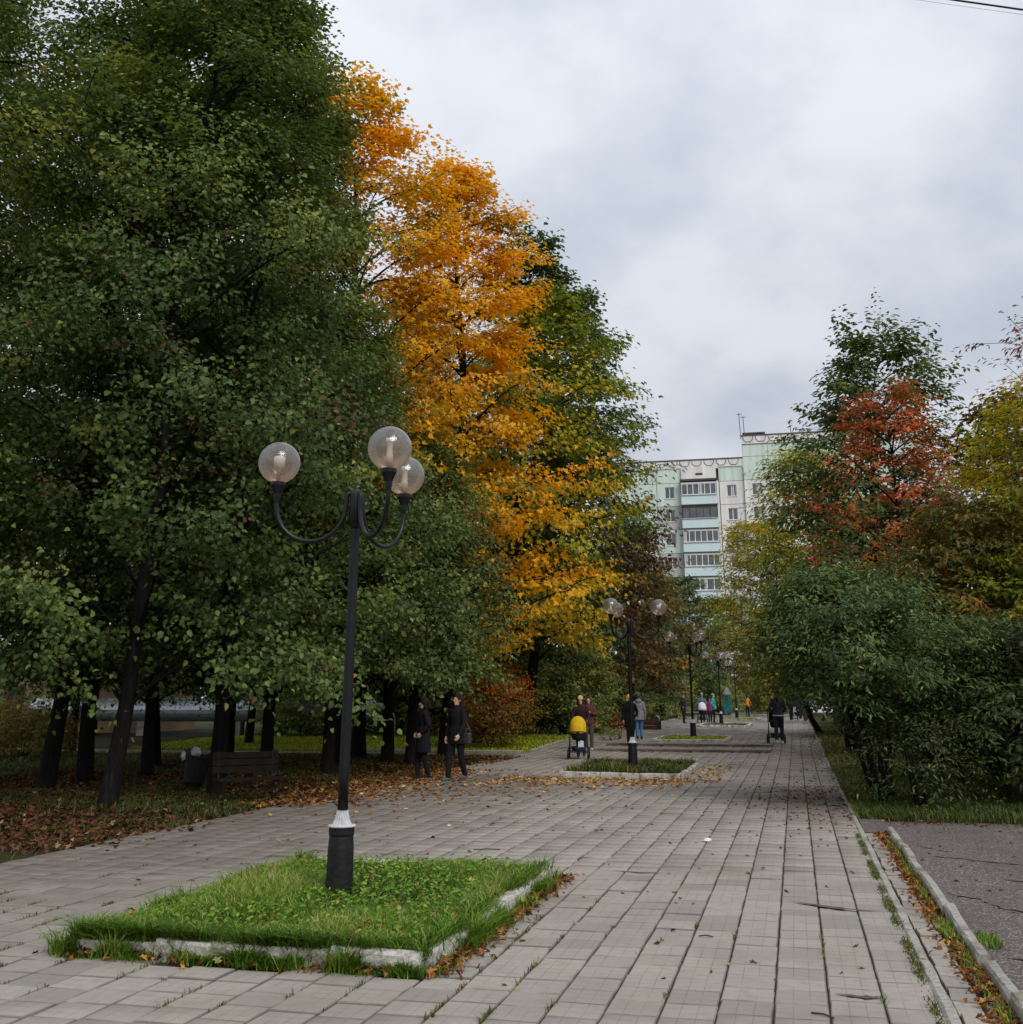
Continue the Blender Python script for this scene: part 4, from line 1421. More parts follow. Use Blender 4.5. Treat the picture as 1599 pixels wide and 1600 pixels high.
tree('small_weed', 'pale green weed beside the dry tan stalks', 'plant', -6.65, 42.5, 'greenbush', 0.45, 0.02, [(0, 0.15), (0.6, 0.25), (1, 0.1)], tr=0.008, seed=24, multi=4, nl=12, ns=2, nsp=2, nlf=5, droop=0.0, sp=dict(leaf=0.09, spray=0.15, mean=0.95), z=0.1)
tree('dry_plant', 'tuft of dry tan stalks by the person in black', 'plant', -6.45, 43.6, 'rust', 0.8, 0.05, [(0, 0.12), (0.6, 0.2), (1, 0.1)], tr=0.012, seed=25, multi=5, nl=14, ns=2, nsp=2, nlf=5, droop=0.0, sp=dict(leaf=0.09, spray=0.2, mean=0.9), z=0.1)

# right side
rb = tree('spreading_bush', 'large blue green bush arching over the right side of the walk', 'bush', 1.35, 20.0, 'blue', 3.65, 1.7, [(0, 1.1), (0.25, 1.6), (0.55, 1.55), (0.85, 1.0), (1, 0.4)], lean=(-0.45, 0), rv=(0.35, 1.3), shoots=16, tr=0.05, seed=31, multi=6, nl=70, ns=7, nsp=6, nlf=15, droop=0.3, start=0.35)
tree('under_shrub', 'dark low shrub at the foot of the spreading bush', 'bush', 1.75, 19.3, 'blue', 1.35, 0.05, [(0, 0.55), (0.5, 0.75), (1, 0.3)], tr=0.025, seed=32, multi=6, nl=20, ns=5, nsp=4, nlf=7, droop=0.1, sp=dict(mean=0.30, leaf=0.085, mat='dark'))
db = tree('dark_bush', 'dense dark green bush at the right edge behind the yard', 'bush', 3.7, 20.6, 'blue', 2.8, 0.45, [(0, 0.8), (0.3, 1.25), (0.7, 1.2), (1, 0.6)], tr=0.04, seed=33, multi=6, nl=70, ns=6, nsp=5, nlf=11, droop=0.2, rv=(0.5, 1.2), sp=dict(mean=0.36, leaf=0.11, mat='dark', var=0.2))
tree('yellow_bush', 'bright yellow green shrub over the dark bush at the right edge', 'bush', 4.3, 22.2, 'ygmaple', 3.9, 0.8, [(0, 0.8), (0.4, 1.4), (0.8, 1.1), (1, 0.4)], tr=0.04, seed=44, multi=5, nl=50, ns=6, nsp=4, nlf=9, droop=0.2, rv=(0.5, 1.2), sp=dict(leaf=0.11, spray=0.5, mean=0.55))
again(db, 'dark bush beyond the right edge of the yard', 6.0, 21.0, 2.0, 1.05)
again(db, 'dark bush behind the spreading bush by the verge', 3.1, 24.5, 1.0, 1.0)
again(db, 'dark bush on the verge near the low dark box', 3.0, 36.5, 3.0, 1.15)
again(db, 'dark bush behind the navy fence', 3.6, 46.0, 4.1, 1.4)
tree('ash_tree', 'yellow and rust ash tree at the right edge of the photo', 'tree', 5.3, 23.6, 'rust', 7.6, 2.2, [(0, 1.6), (0.3, 2.3), (0.6, 2.1), (0.9, 1.2), (1, 0.5)], tr=0.10, seed=34, nl=60, ns=7, nsp=5, nlf=10, droop=0.25, shoots=6, sp=dict(mat='willow', mean=0.46, var=0.24))
tree('rust_shrub', 'olive green and rust shrub between the blue green bush and the ash', 'bush', 3.6, 23.0, 'rust', 5.2, 2.0, [(0, 1.3), (0.4, 1.7), (0.8, 1.3), (1, 0.5)], tr=0.07, seed=35, nl=50, ns=6, nsp=5, nlf=11, droop=0.25, rv=(0.45, 1.2), sp=dict(mean=0.22, var=0.22))
tree('rowan_tree', 'red rowan in front of the tall dark green tree', 'tree', 2.55, 26.5, 'red', 8.6, 3.6, [(0, 1.4), (0.3, 1.8), (0.6, 1.35), (0.85, 0.8), (1, 0.3)], tr=0.10, seed=36, nl=38, ns=5, nsp=4, nlf=9, droop=0.3, asym=(-1, 0, 0.15), rv=(0.4, 1.2), sp=dict(var=0.26, mean=0.42))
tree('rowan_tree', 'sparse rowan with berries reaching in from the right edge', 'tree', 6.0, 20.0, 'berry', 9.0, 4.6, [(0, 1.3), (0.3, 1.9), (0.6, 1.9), (0.85, 1.4), (1, 0.4)], tr=0.09, seed=37, nl=30, ns=5, nsp=4, nlf=9, droop=0.15)
tree('tall_tree', 'tall dark green tree on the right with an open ragged top', 'tree', 2.3, 33.0, 'dark', 11.9, 2.6, [(0, 2.4), (0.3, 3.0), (0.55, 2.4), (0.8, 1.9), (1, 1.0)], lean=(0.6, 0), tr=0.16, seed=38, rv=(0.3, 1.15), nl=62, ns=7, nsp=4, nlf=9, droop=0.1, shoots=14)
wl = tree('willow_tree', 'sparse yellow green willow left of the tall dark tree', 'tree', 1.75, 42.0, 'willow', 10.3, 3.0, [(0, 1.7), (0.3, 2.2), (0.6, 2.0), (0.85, 1.3), (1, 0.5)], lean=(-0.6, 0), tr=0.13, seed=39, nl=68, ns=6, nsp=4, nlf=9, droop=0.4, sp=dict(mean=0.42))
tree('yellow_tree', 'low yellow green tree leaning over the walk behind the lamps', 'tree', 1.0, 50.0, 'yellow', 8.9, 2.2, [(0, 2.0), (0.3, 2.8), (0.6, 2.3), (0.85, 1.4), (1, 0.5)], tr=0.12, seed=40, nl=70, ns=6, nsp=4, nlf=9, droop=0.45, lean=(-2.1, 0), sp=dict(mean=0.58))
tree('orange_tree', 'small orange leaved tree far down the walk behind the lamps', 'tree', 1.0, 92.0, 'yellow', 8.2, 1.6, [(0, 1.6), (0.3, 2.2), (0.7, 1.8), (1, 0.5)], tr=0.12, seed=41, nl=36, ns=6, nsp=4, nlf=9, droop=0.3, lean=(-2.8, 0), sp=dict(mean=0.85, leaf=0.26))
again(dk, 'dark green tree on the right behind the willow', 3.4, 50.0, 2.6, 0.95)
again(dk, 'dark green tree far down the right side over the white car', 2.9, 72.0, 0.4, 0.9)
for q, (bx0, by0, rz0, sc0, lab0) in enumerate(((-10.2, 66.0, 1.0, 0.8, 'green bush left of the grey haired man'), (-9.0, 82.0, 2.0, 0.85, 'green bush far behind the white pram'), (-6.3, 101.0, 3.3, 0.8, 'green bush behind the teal playhouse'), (-2.2, 106.0, 0.6, 0.8, 'green bush at the end of the walk behind the person in orange'), (-11.5, 98.0, 5.0, 1.2, 'large green bush at the far left end of the walk'))):
    again(gb, lab0, bx0, by0, rz0, sc0)
again(mixed, 'olive tree on the right behind the rowan', 6.6, 34.0, 1.7, 0.95)
again(dk, 'dark green tree at the far right behind the ash', 8.2, 29.0, 0.8, 0.85)
again(dk, 'dark green tree at the end of the walk beside the white car', 3.6, 108.0, 5.1, 0.85)
# far-off woods behind the park
r = np.random.default_rng(3)
n = 9000
a = r.uniform(-1.0, 0.55, n)
dd = r.uniform(128, 150, n)
P_ = np.stack([np.sin(a) * dd, np.cos(a) * dd - 6, 0.3 + 6.5 * r.random(n) ** 0.8 * (0.75 + 0.25 * np.sin(a * 40))], 1)
keep = (np.abs(P_[:, 0] + 8) > 16) | (P_[:, 2] < 6)
P_ = P_[keep]
nr = r.normal(0, 0.6, (len(P_), 3)) + np.array([0, -0.5, 0.7])
o = link('distant_woods', leaf_np('distant_woods', P_, r.normal(0, 1, (len(P_), 3)), nr, r.uniform(0.7, 1.5, len(P_)), np.clip(r.normal(0.45, 0.2, len(P_)), 0, 1), 'maple5', M['dark']), None)
tag(o, kind='stuff')

# ------------------------------------------------------------------ apartment block
def building():
    Y = 134.0
    pm = {'mint': simple('mint_panel', (0.62, 0.73, 0.65), 0.9, 0.15, 0, 0.07, 0.8, 0, 'World'),
          'white': simple('whitewashed_panel', (0.78, 0.77, 0.75), 0.9, 0.15, 0, 0.07, 0.9, 0, 'World'),
          'grey': simple('grey_render_panel', (0.47, 0.47, 0.44), 0.9, 0.15, 0, 0.08, 0.9, 0, 'World')}
    for nm in pm:            # rain streaks and grime down the panels
        mm = pm[nm].node_tree
        nz = next(q for q in mm.nodes if q.type == 'TEX_NOISE')
        mp = mm.nodes.new('ShaderNodeMapping')
        mp.inputs['Scale'].default_value = (2.2, 2.2, 0.22)
        src_ = nz.inputs['Vector'].links[0].from_socket
        mm.links.new(src_, mp.inputs[0])
        mm.links.new(mp.outputs[0], nz.inputs['Vector'])
        el = next(q for q in mm.nodes if q.type == 'VALTORGB').color_ramp.elements
        el[0].position = 0.38
        el[0].color = tuple(c_ * 0.86 for c_ in el[0].color[:3]) + (1,)
    dark = simple('joint_tar', (0.07, 0.068, 0.062), 0.9)
    cyan = simple('pale_cyan_parapet', (0.60, 0.73, 0.75), 0.85, 0.2, 0, 0.05, 0.7, 0, 'World')
    fr = simple('white_window_frame', (0.72, 0.72, 0.70), 0.6, 0.3, 0, 0.05)
    brn = simple('brown_window_frame', (0.085, 0.055, 0.045), 0.7, 0.3, 0, 0.1)
    rust = simple('rusty_roof_edge', (0.12, 0.10, 0.095), 0.8, 0.3, 0, 0.3, 2)
    t = thing('apartment_block', 'pale green and white panel apartment block with blue balconies at the end of the walk', 'apartment block', (-4.1, Y, 0.1))
    bx, by, bz = t.location
    core = MB().box(-19.5 + 4.1, 0.0, 0.35, 13, 0, 27.75).box(0.02, 21, 0.12, 13, 0, 30.6)
    core.build('wall_core', dark, t)
    cache = {}

    def panel(x0, x1, z0, z1, m, y=0.0, hole=None, name='wall_panel'):
        """one precast panel; hole = (x0, x1, z0, z1) window opening"""
        key = (round(x1 - x0, 3), round(z1 - z0, 3), m, None if hole is None else tuple(round(h - o_, 3) for h, o_ in zip(hole, (x0, x0, z0, z0))))
        if key not in cache:
            W_, H_ = x1 - x0 - 0.05, z1 - z0 - 0.05
            mb = MB()
            if hole is None:
                mb.box(0, W_, 0, 0.3, 0, H_)
            else:
                a, b, c, d_ = hole[0] - x0, hole[1] - x0, hole[2] - z0, hole[3] - z0
                mb.box(0, a, 0, 0.3, 0, H_).box(b, W_, 0, 0.3, 0, H_).box(a, b, 0, 0.3, 0, c).box(a, b, 0, 0.3, d_, H_)
            me = mb.mesh('wall_panel')
            me.materials.append(pm[m])
            cache[key] = me
        return link(name, cache[key], None, t, (x0 + 0.025 - bx, y, z0 + 0.025))
    wcache = {}

    def window(x0, x1, z0, z1, nsash=2, frame=fr, y=0.12, rail=None):
        key = (round(x1 - x0, 2), round(z1 - z0, 2), nsash, frame.name, rail)
        W_, H_ = x1 - x0, z1 - z0
        if key not in wcache:
            f = 0.075
            mb = MB()
            mb.box(0, W_, 0, 0.07, 0, f).box(0, W_, 0, 0.07, H_ - f, H_).box(0, f, 0, 0.07, f, H_ - f).box(W_ - f, W_, 0, 0.07, f, H_ - f)
            for k in range(1, nsash):
                mb.box(W_ * k / nsash - f * 0.6, W_ * k / nsash + f * 0.6, 0.004, 0.066, f, H_ - f)
            mf = mb.mesh('window')
            mf.materials.append(frame)
            ps = MB().box(f, W_ - f, 0.035, 0.05, f, H_ - f).mesh('pane')
            ps.materials.append(M['pane'])
            ms = MB().box(-0.06, W_ + 0.06, -0.18, -0.005, -0.05, 0.0).mesh('sill')
            ms.materials.append(pm['white'])
            cu = MB().box(f + 0.02, f + (W_ / nsash) * 0.45, 0.015, 0.03, f, H_ - f).mesh('curtain')
            cu.materials.append(simple('net_curtain', (0.45, 0.45, 0.44), 0.9))
            wcache[key] = (mf, ps, ms, cu)
        mf, ps, ms, cu = wcache[key]
        o = link('window', mf, None, t, (x0 - bx, y, z0))
        link('pane', ps, None, o)
        link('sill', ms, None, o)
        if rng.random() < 0.6:
            c = link('curtain', cu, None, o)
            if rng.random() < 0.5:
                c.location.x = W_ * 0.5
        return o
    zl = [26.06 - 2.8 * k for k in range(10)]          # floor lines from the attic down
    zl = [z_ for z_ in zl if z_ > 0.4] + [0.0]
    # attic row and parapet frieze of the lower section
    for (x0, x1, m) in ((-19.5, -17.4, 'mint'), (-17.4, -14.5, 'mint'), (-14.5, -11.5, 'mint'), (-7.05, -4.1, 'mint')):
        panel(x0, x1, 26.06, 27.8, m)
    panel(-11.5, -7.3, 26.35, 27.8, 'white', -0.25)
    xs_ = [-19.5, -17.4, -14.5, -11.5, -7.9, -4.1]
    for a, b in zip(xs_[:-1], xs_[1:]):
        panel(a, b, 27.8, 28.75, 'white', -0.12, name='parapet_panel')
    MB().box(-15.5, 0.02, -0.2, 0.5, 28.75, 28.87).build('roof_edge', rust, t)

    def swag(xc, z1, w_, y):
        p = [(-w_, 0), (-w_ * 0.95, -0.32), (-w_ * 0.5, -0.66), (w_ * 0.5, -0.66), (w_ * 0.95, -0.32), (w_, 0)]
        mb = MB().tube([(a_, 0, b_) for a_, b_ in p], 0.038, 5)
        mb.build('frieze_swag', rust, t, (xc - bx, y, z1))
    for k in range(10):
        swag(-18.3 + 1.46 * k, 28.68, 0.58, -0.14)
    # storeys
    for i in range(len(zl) - 1):
        z1, z0 = zl[i], zl[i + 1]
        if z1 - z0 < 1.5:
            for (x0, x1, m) in ((-19.5, -14.5, 'grey'), (-14.5, -7.05, 'grey'), (-7.05, -4.1, 'grey')):
                panel(x0, x1, z0, z1, 'grey')
            continue
        panel(-19.5, -17.4, z0, z1, 'mint')
        panel(-17.4, -14.5, z0, z1, 'mint')
        wz0, wz1 = z0 + 0.95, z0 + 2.30
        panel(-14.5, -11.55, z0, z1, ('mint', 'grey', 'mint', 'grey')[i % 4], 0, (-13.55, -12.4, wz0, wz1))
        window(-13.55, -12.4, wz0, wz1)
        panel(-7.0, -4.1, z0, z1, 'white', 0, (-6.15, -5.05, wz0, wz1))
        window(-6.15, -5.05, wz0, wz1)
        # enclosed balcony: parapet below, glazing above
        o = MB().box(-11.5 - bx, -7.3 - bx, -0.95, -0.85, z0 + 0.02, z0 + 1.15).box(-11.5 - bx, -7.3 - bx, -0.85, 0.3, z0 + 0.02, z0 + 0.16).build('balcony', cyan, t)
        MB().box(-11.56 - bx, -7.24 - bx, -1.0, 0.3, z0 - 0.13, z0 + 0.015).build('slab_edge', dark, o)
        MB().box(-11.52 - bx, -7.28 - bx, -0.92, -0.80, z1 - 0.28, z1 - 0.14).build('lintel', fr if i != 1 else brn, o)
        window(-11.45, -7.35, z0 + 1.16, z1 - 0.285, 6 if i % 3 != 1 else 5, brn if i == 1 else fr, -0.90)
        MB().box(-7.29 - bx, -7.06 - bx, -0.95, 0.3, z0 + 0.01, z1 - 0.01).build('balcony_side_wall', pm['white'], t)
    MB().box(-11.6 - bx, -7.0 - bx, -1.05, 0.3, 26.07, 26.32).build('balcony_canopy', dark, t)
    MB().box(-9.75 - bx, -8.9 - bx, -0.285, -0.252, 26.9, 27.15).build('vent', dark, t)
    # taller section on the right
    tx = [-4.08, -1.1, 1.9, 4.9, 9.1, 12.1, 16.8]
    for a, b in zip(tx[:-1], tx[1:]):
        panel(a, b, 30.35, 31.35, 'white', -0.42, name='parapet_panel')
        panel(a, b, 28.86, 30.35, 'mint', -0.3)
        panel(a, b, 26.06, 28.86, 'mint', -0.3)
    for k in range(13):
        swag(-3.3 + 1.5 * k, 31.28, 0.60, -0.44)
    MB().box(0.0, 21, -0.5, 0.6, 31.35, 31.47).build('roof_edge', rust, t)
    for i in range(len(zl) - 1):
        z1, z0 = zl[i], zl[i + 1]
        for q, (a, b) in enumerate(zip(tx[:-1], tx[1:])):
            if z1 - z0 < 1.5:
                panel(a, b, z0, z1, 'grey', -0.3)
                continue
            wx = a + (b - a) / 2
            panel(a, b, z0, z1, 'white' if q < 3 else 'mint', -0.3, (wx - 0.6, wx + 0.6, z0 + 0.95, z0 + 2.3))
            window(wx - 0.6, wx + 0.6, z0 + 0.95, z0 + 2.3, y=-0.2)
    # things on the roof and the wall
    MB().box(0.3, 2.7, 1.0, 3.4, 31.3, 31.9).box(0.15, 2.85, 0.85, 3.55, 31.9, 32.05).build('roof_hatch', rust, t)
    for x_, h_ in ((-0.05, 34.4), (0.42, 34.0), (5.9, 33.2)):
        mb = MB().tube([(x_, 0.4, 31.2), (x_ - 0.05, 0.4, h_)], 0.045, 6)
        mb.tube([(x_ - 0.35, 0.4, h_ - 0.15), (x_ + 0.3, 0.4, h_ - 0.12)], 0.035, 5)
        mb.build('antenna', rust, t)
    ac = MB().bbox(-0.42, 0.42, -0.38, -0.02, 0, 0.62, 0.03).build('air_conditioner', pm['white'], t, (-6.1 - bx, 0, 17.95))
    MB().lathe([(0.22, 0), (0.22, 0.02), (0.05, 0.03), (0.0, 0.03)], 16, Matrix.Translation((-0.1, -0.385, 0.31)) @ Matrix.Rotation(PI / 2, 4, 'X')).build('fan_grille', dark, ac)


building()

# ------------------------------------------------------------------ tan building, pipe, wire, fence, small furniture
tanw = simple('tan_render', (0.34, 0.235, 0.145), 0.9, 0.15, 0, 0.15, 0.8, 0.2, 'World')
tn = thing('tan_shed', 'low tan rendered shed seen between the trunks at the far left', 'shed', (-32.5, 47.0, 0.0), R(8))
MB().box(-5.2, 4.0, 0, 6, 0, 3.3).build('wall', tanw, tn)
MB().box(-5.5, 4.3, -0.3, 6.3, 3.3, 3.5).build('roof', simple('grey_roof_felt', (0.08, 0.08, 0.08), 0.9), tn)
MB().box(-3.0, -2.0, -0.05, -0.004, 0.0, 2.1).build('door', simple('brown_door', (0.10, 0.06, 0.04), 0.7), tn)

pipe = thing('heating_pipe', 'thick silver insulated heating pipe running behind the tree trunks', 'pipe', (-22.5, 44.2, 0.05))
silver = simple('galvanised_jacket', (0.42, 0.46, 0.49), 0.42, 0.5, 0.65, 0.15, 3, 0.1)
xs0, n = -9.5, 9
for i in range(n):
    a, b = xs0 + 15.6 * i / n, xs0 + 15.6 * (i + 1) / n
    MB().tube([(a + 0.015, 0, 1.05), (b - 0.015, 0, 1.05)], 0.46, 20).build('jacket_section', silver, pipe, smooth=False)
    MB().tube([(b - 0.05, 0, 1.05), (b + 0.05, 0, 1.05)], 0.475, 20).build('jacket_band', silver, pipe)
pts = [(6.1 + 0.02, 0, 1.24)]
for k in range(9):
    a = PI / 2 - PI / 2 * k / 8
    pts.append((6.25 + 0.62 * math.cos(a), 0, 0.62 + 0.62 * math.sin(a)))
pts.append((6.87, 0, -0.2))
MB().tube(pts, 0.11, 14).build('elbow', simple('pale_pipe_elbow', (0.60, 0.61, 0.60), 0.5, 0.4, 0.2), pipe, smooth=True)
for x in (-8.5, -4.2, 0.2, 4.4):
    MB().box(x - 0.16, x + 0.16, -0.2, 0.2, -0.2, 0.6).build('support', M['kerb'], pipe)

wm = simple('black_cable', (0.008, 0.008, 0.009), 0.6)
for (p, q, sag, lab, rad) in (((-1.5, 18, 15.12), (15.0, 18, 9.7), 0.25, 'black overhead cable crossing the top right corner of the sky', 0.017), ((-3.0, 18.6, 15.95), (15.0, 18.2, 9.75), 0.25, 'thin faint second wire beside the black overhead cable', 0.0028)):
    p, q = Vector(p), Vector(q)
    pts = [p + (q - p) * (k / 16) - Vector((0, 0, sag * 4 * (k / 16) * (1 - k / 16))) for k in range(17)]
    tag(MB().tube(pts, rad, 6).build('overhead_cable', wm), lab, 'cable')

fence = thing('metal_fence', 'dark navy sheet metal fence along the right verge beyond the bushes', 'fence', (1.75, 50.0, 0.07), R(90 - 1))
navy = simple('navy_sheet_metal', (0.022, 0.028, 0.045), 0.5, 0.4, 0, 0.2, 3, 0.05)
for k in range(9):
    MB().box(k * 2.0 + 0.03, k * 2.0 + 1.97, -0.02, 0.02, 0.08, 1.75).build('sheet', navy, fence)
    MB().box(k * 2.0 - 0.03, k * 2.0 + 0.028, -0.035, 0.035, -0.1, 1.85).build('post', navy, fence)
o = MB().bbox(-0.13, 0.13, -0.13, 0.13, -0.1, 1.0, 0.03).build('stub_post', simple('brown_post', (0.09, 0.045, 0.03), 0.8), loc=(0.55, 78.0, 0.09))
tag(o, 'short dark brown post at the edge of the verge near the white car', 'post')

bx_ = thing('low_box', 'low dark wooden box on the verge under the bushes at the right', 'box', (1.98, 37.5, 0.0))
dkw = simple('tarred_wood', (0.011, 0.009, 0.008), 0.85, 0.2, 0, 0.4, 6, 0.4)
for z_ in (0.0, 0.17, 0.34):
    MB().bbox(-0.60, 0.60, -0.30, -0.27, z_ + 0.004, z_ + 0.162, 0.006).build('board', dkw, bx_)
    MB().bbox(-0.60, 0.60, 0.27, 0.30, z_ + 0.004, z_ + 0.162, 0.006).build('board', dkw, bx_)
MB().bbox(-0.64, -0.602, -0.30, 0.30, -0.02, 0.54, 0.006).build('end_board', simple('pale_weathered_board', (0.25, 0.23, 0.20), 0.85), bx_)
MB().bbox(0.602, 0.64, -0.30, 0.30, -0.02, 0.54, 0.006).build('end_board', dkw, bx_)
MB().bbox(-0.66, 0.66, -0.33, 0.33, 0.542, 0.575, 0.006).build('lid', dkw, bx_)

# bench and litter bin in the grove
bench = thing('park_bench', 'dark slatted park bench on thin legs under the lindens', 'bench', (-8.95, 18.25, -0.05), R(42))
bench.scale = (0.66, 1, 0.86)
for k in range(4):
    MB().bbox(-0.85, 0.85, -0.22 + k * 0.11, -0.12 + k * 0.11, 0.43, 0.465, 0.006).build('seat_slat', dkw, bench)
for k in range(3):
    MB().bbox(-0.85, 0.85, 0.235 + k * 0.02, 0.265 + k * 0.02, 0.56 + k * 0.13, 0.67 + k * 0.13, 0.006).build('back_slat', dkw, bench)
for sx in (-0.70, 0.70):
    for y_ in (-0.19, 0.17):
        MB().tube([(sx, y_, -0.05), (sx, y_, 0.43)], 0.02, 8).build('leg', M['blackmetal'], bench)
    MB().tube([(sx, 0.19, 0.40), (sx, 0.235, 0.55), (sx, 0.30, 0.95)], 0.018, 8).build('back_bracket', M['blackmetal'], bench)
    MB().tube([(sx, -0.19, 0.415), (sx, 0.19, 0.415)], 0.017, 8).build('seat_rail', M['blackmetal'], bench)

bin_ = thing('litter_bin', 'small tilted black litter bin overflowing with rubbish between the trunks', 'litter bin', (-10.92, 19.95, -0.05), 0)
bin_.rotation_euler = (0, R(7), R(20))
MB().lathe([(0.15, 0.12), (0.19, 0.20), (0.235, 0.62), (0.245, 0.63), (0.245, 0.66), (0.215, 0.66), (0.17, 0.22), (0.0, 0.21)], 16).build('bucket', M['blackrough'], bin_)
for sx in (-1, 1):
    MB().tube([(sx * 0.26, 0, -0.05), (sx * 0.26, 0, 0.55), (sx * 0.235, 0, 0.58)], 0.014, 8).build('leg', M['blackmetal'], bin_)
MB().tube([(-0.26, 0, 0.02), (0.26, 0, 0.02)], 0.012, 8).build('foot_bar', M['blackmetal'], bin_)
rr = random.Random(9)
for (lab, c, p, s) in (('crumpled pale bag sticking out of the litter bin', (0.40, 0.42, 0.45), (-10.87, 19.89, 0.66), (0.10, 0.08, 0.09)), ('dark rubbish bag on the left side of the litter bin', (0.03, 0.03, 0.035), (-11.0, 19.91, 0.63), (0.11, 0.09, 0.09)), ('pale wrapper hanging over the rim of the litter bin', (0.5, 0.47, 0.42), (-11.08, 19.83, 0.60), (0.05, 0.03, 0.07))):
    mb = MB().ball((0, 0, 0), s, 11, 7)
    mb.v = [(x * rr.uniform(.7, 1.3), y_ * rr.uniform(.7, 1.3), z_ * rr.uniform(.7, 1.3)) for x, y_, z_ in mb.v]
    tag(mb.build('rubbish', simple('rubbish_film', c, 0.4, 0.4), loc=p), lab, 'rubbish')

# long bench with a white curled arm beyond the steps, teal kiosk, white car
lb = thing('long_bench', 'long low brown bench with a white curled arm left of the third lamp', 'bench', (-7.85, 56.5, 0.07), R(-14))
brw = simple('brown_bench_board', (0.10, 0.048, 0.030), 0.8, 0.2, 0, 0.3, 5, 0.2)
for k in range(3):
    MB().bbox(-1.5, 1.5, -0.26 + k * 0.17, -0.10 + k * 0.17, 0.44, 0.49, 0.008).build('seat_board', brw, lb)
for z_ in (0.05, 0.24):
    MB().bbox(-1.5, 1.5, -0.27, -0.24, z_, z_ + 0.18, 0.006).build('front_board', brw, lb)
for sx in (-1.45, 0, 1.45):
    MB().bbox(sx - 0.06, sx + 0.06, -0.22, 0.22, -0.05, 0.435, 0.006).build('leg', dkw, lb)
MB().tube([(0.55, 0.1, 0.48), (0.42, 0.1, 0.55), (0.36, 0.1, 0.70), (0.38, 0.1, 0.95), (0.34, 0.1, 1.1)], 0.045, 10).build('curled_arm', M['whitemetal'], lb, smooth=True)
MB().tube([(1.46, 0.1, 0.48), (1.44, 0.1, 0.62), (1.30, 0.1, 0.66)], 0.04, 10).build('arm', M['whitemetal'], lb, smooth=True)

ki = thing('teal_kiosk', 'small teal playhouse with a pointed grey roof far behind the lamps', 'playhouse', (-5.35, 96.0, 0.35), R(15))
ki.scale = (0.5, 0.5, 0.8)
teal = simple('teal_paint', (0.05, 0.30, 0.32), 0.6, 0.3, 0, 0.15, 2)
for sx in (-1, 1):
    for sy in (-1, 1):
        MB().box(sx * 0.55 - 0.05, sx * 0.55 + 0.05, sy * 0.55 - 0.05, sy * 0.55 + 0.05, -0.05, 1.75).build('post', teal, ki)
MB().box(-0.5, 0.5, 0.50, 0.56, 0.1, 1.5).box(-0.56, -0.50, -0.5, 0.5, 0.1, 1.5).build('wall', teal, ki)
MB().lathe([(0.86, 1.75), (0.80, 1.80), (0.35, 2.25), (0.0, 2.55)], 4, Matrix.Rotation(PI / 4, 4, 'Z')).build('roof', simple('grey_roof_paint', (0.35, 0.38, 0.40), 0.6), ki)

car = thing('parked_car', 'white car parked across the far end of the walk', 'car', (1.6, 98.0, 0.07), R(200))
cw = simple('white_car_paint', (0.72, 0.73, 0.75), 0.25, 0.5, 0, 0.02)
blk = simple('black_rubber', (0.015, 0.015, 0.015), 0.8)
prof = [(-2.05, 0.45), (-2.08, 0.75), (-1.95, 0.90), (-1.15, 0.98), (1.30, 1.0), (2.0, 0.92), (2.08, 0.6), (2.05, 0.35), (-2.0, 0.30)]
mb = MB()
vs = [(x, s * 0.84 * (1 - 0.06 * (z > 0.85)), z) for s in (-1, 1) for x, z in prof]
k_ = len(prof)
mb.add(vs, [tuple(range(k_)), tuple(range(2 * k_ - 1, k_ - 1, -1))] + [(i, i + k_, (i + 1) % k_ + k_, (i + 1) % k_) for i in range(k_)])
mb.build('body', cw, car)
cab = [(-1.15, 0.975), (-0.45, 1.42), (0.85, 1.45), (1.45, 0.995)]
vs = [(x, s * (0.76 - 0.10 * (z > 1.2)), z) for s in (-1, 1) for x, z in cab]
mb = MB().add(vs, [(0, 1, 2, 3), (7, 6, 5, 4)] + [(i, i + 4, (i + 1) % 4 + 4, (i + 1) % 4) for i in range(4)])
mb.build('cabin_glass', M['pane'], car)
MB().bbox(-0.50, 0.92, -0.68, 0.68, 1.40, 1.47, 0.03).build('roof', cw, car)
for sx in (-1.28, 1.28):
    for sy in (-1, 1):
        Mx = Matrix.Translation((sx, sy * 0.76, 0.31)) @ Matrix.Rotation(PI / 2, 4, 'X')
        wh = MB().lathe([(0.30, -0.1), (0.31, -0.06), (0.31, 0.06), (0.30, 0.1)], 18, Mx).build('wheel', blk, car)
        MB().lathe([(0.19, -0.112), (0.19, 0.112)], 14, Mx).build('rim', M['whitemetal'], wh)
    MB().box(-2.10, -2.05, -0.72 if sx < 0 else 0.45, -0.45 if sx < 0 else 0.72, 0.6, 0.76).build('headlight', M['bulb'], car)


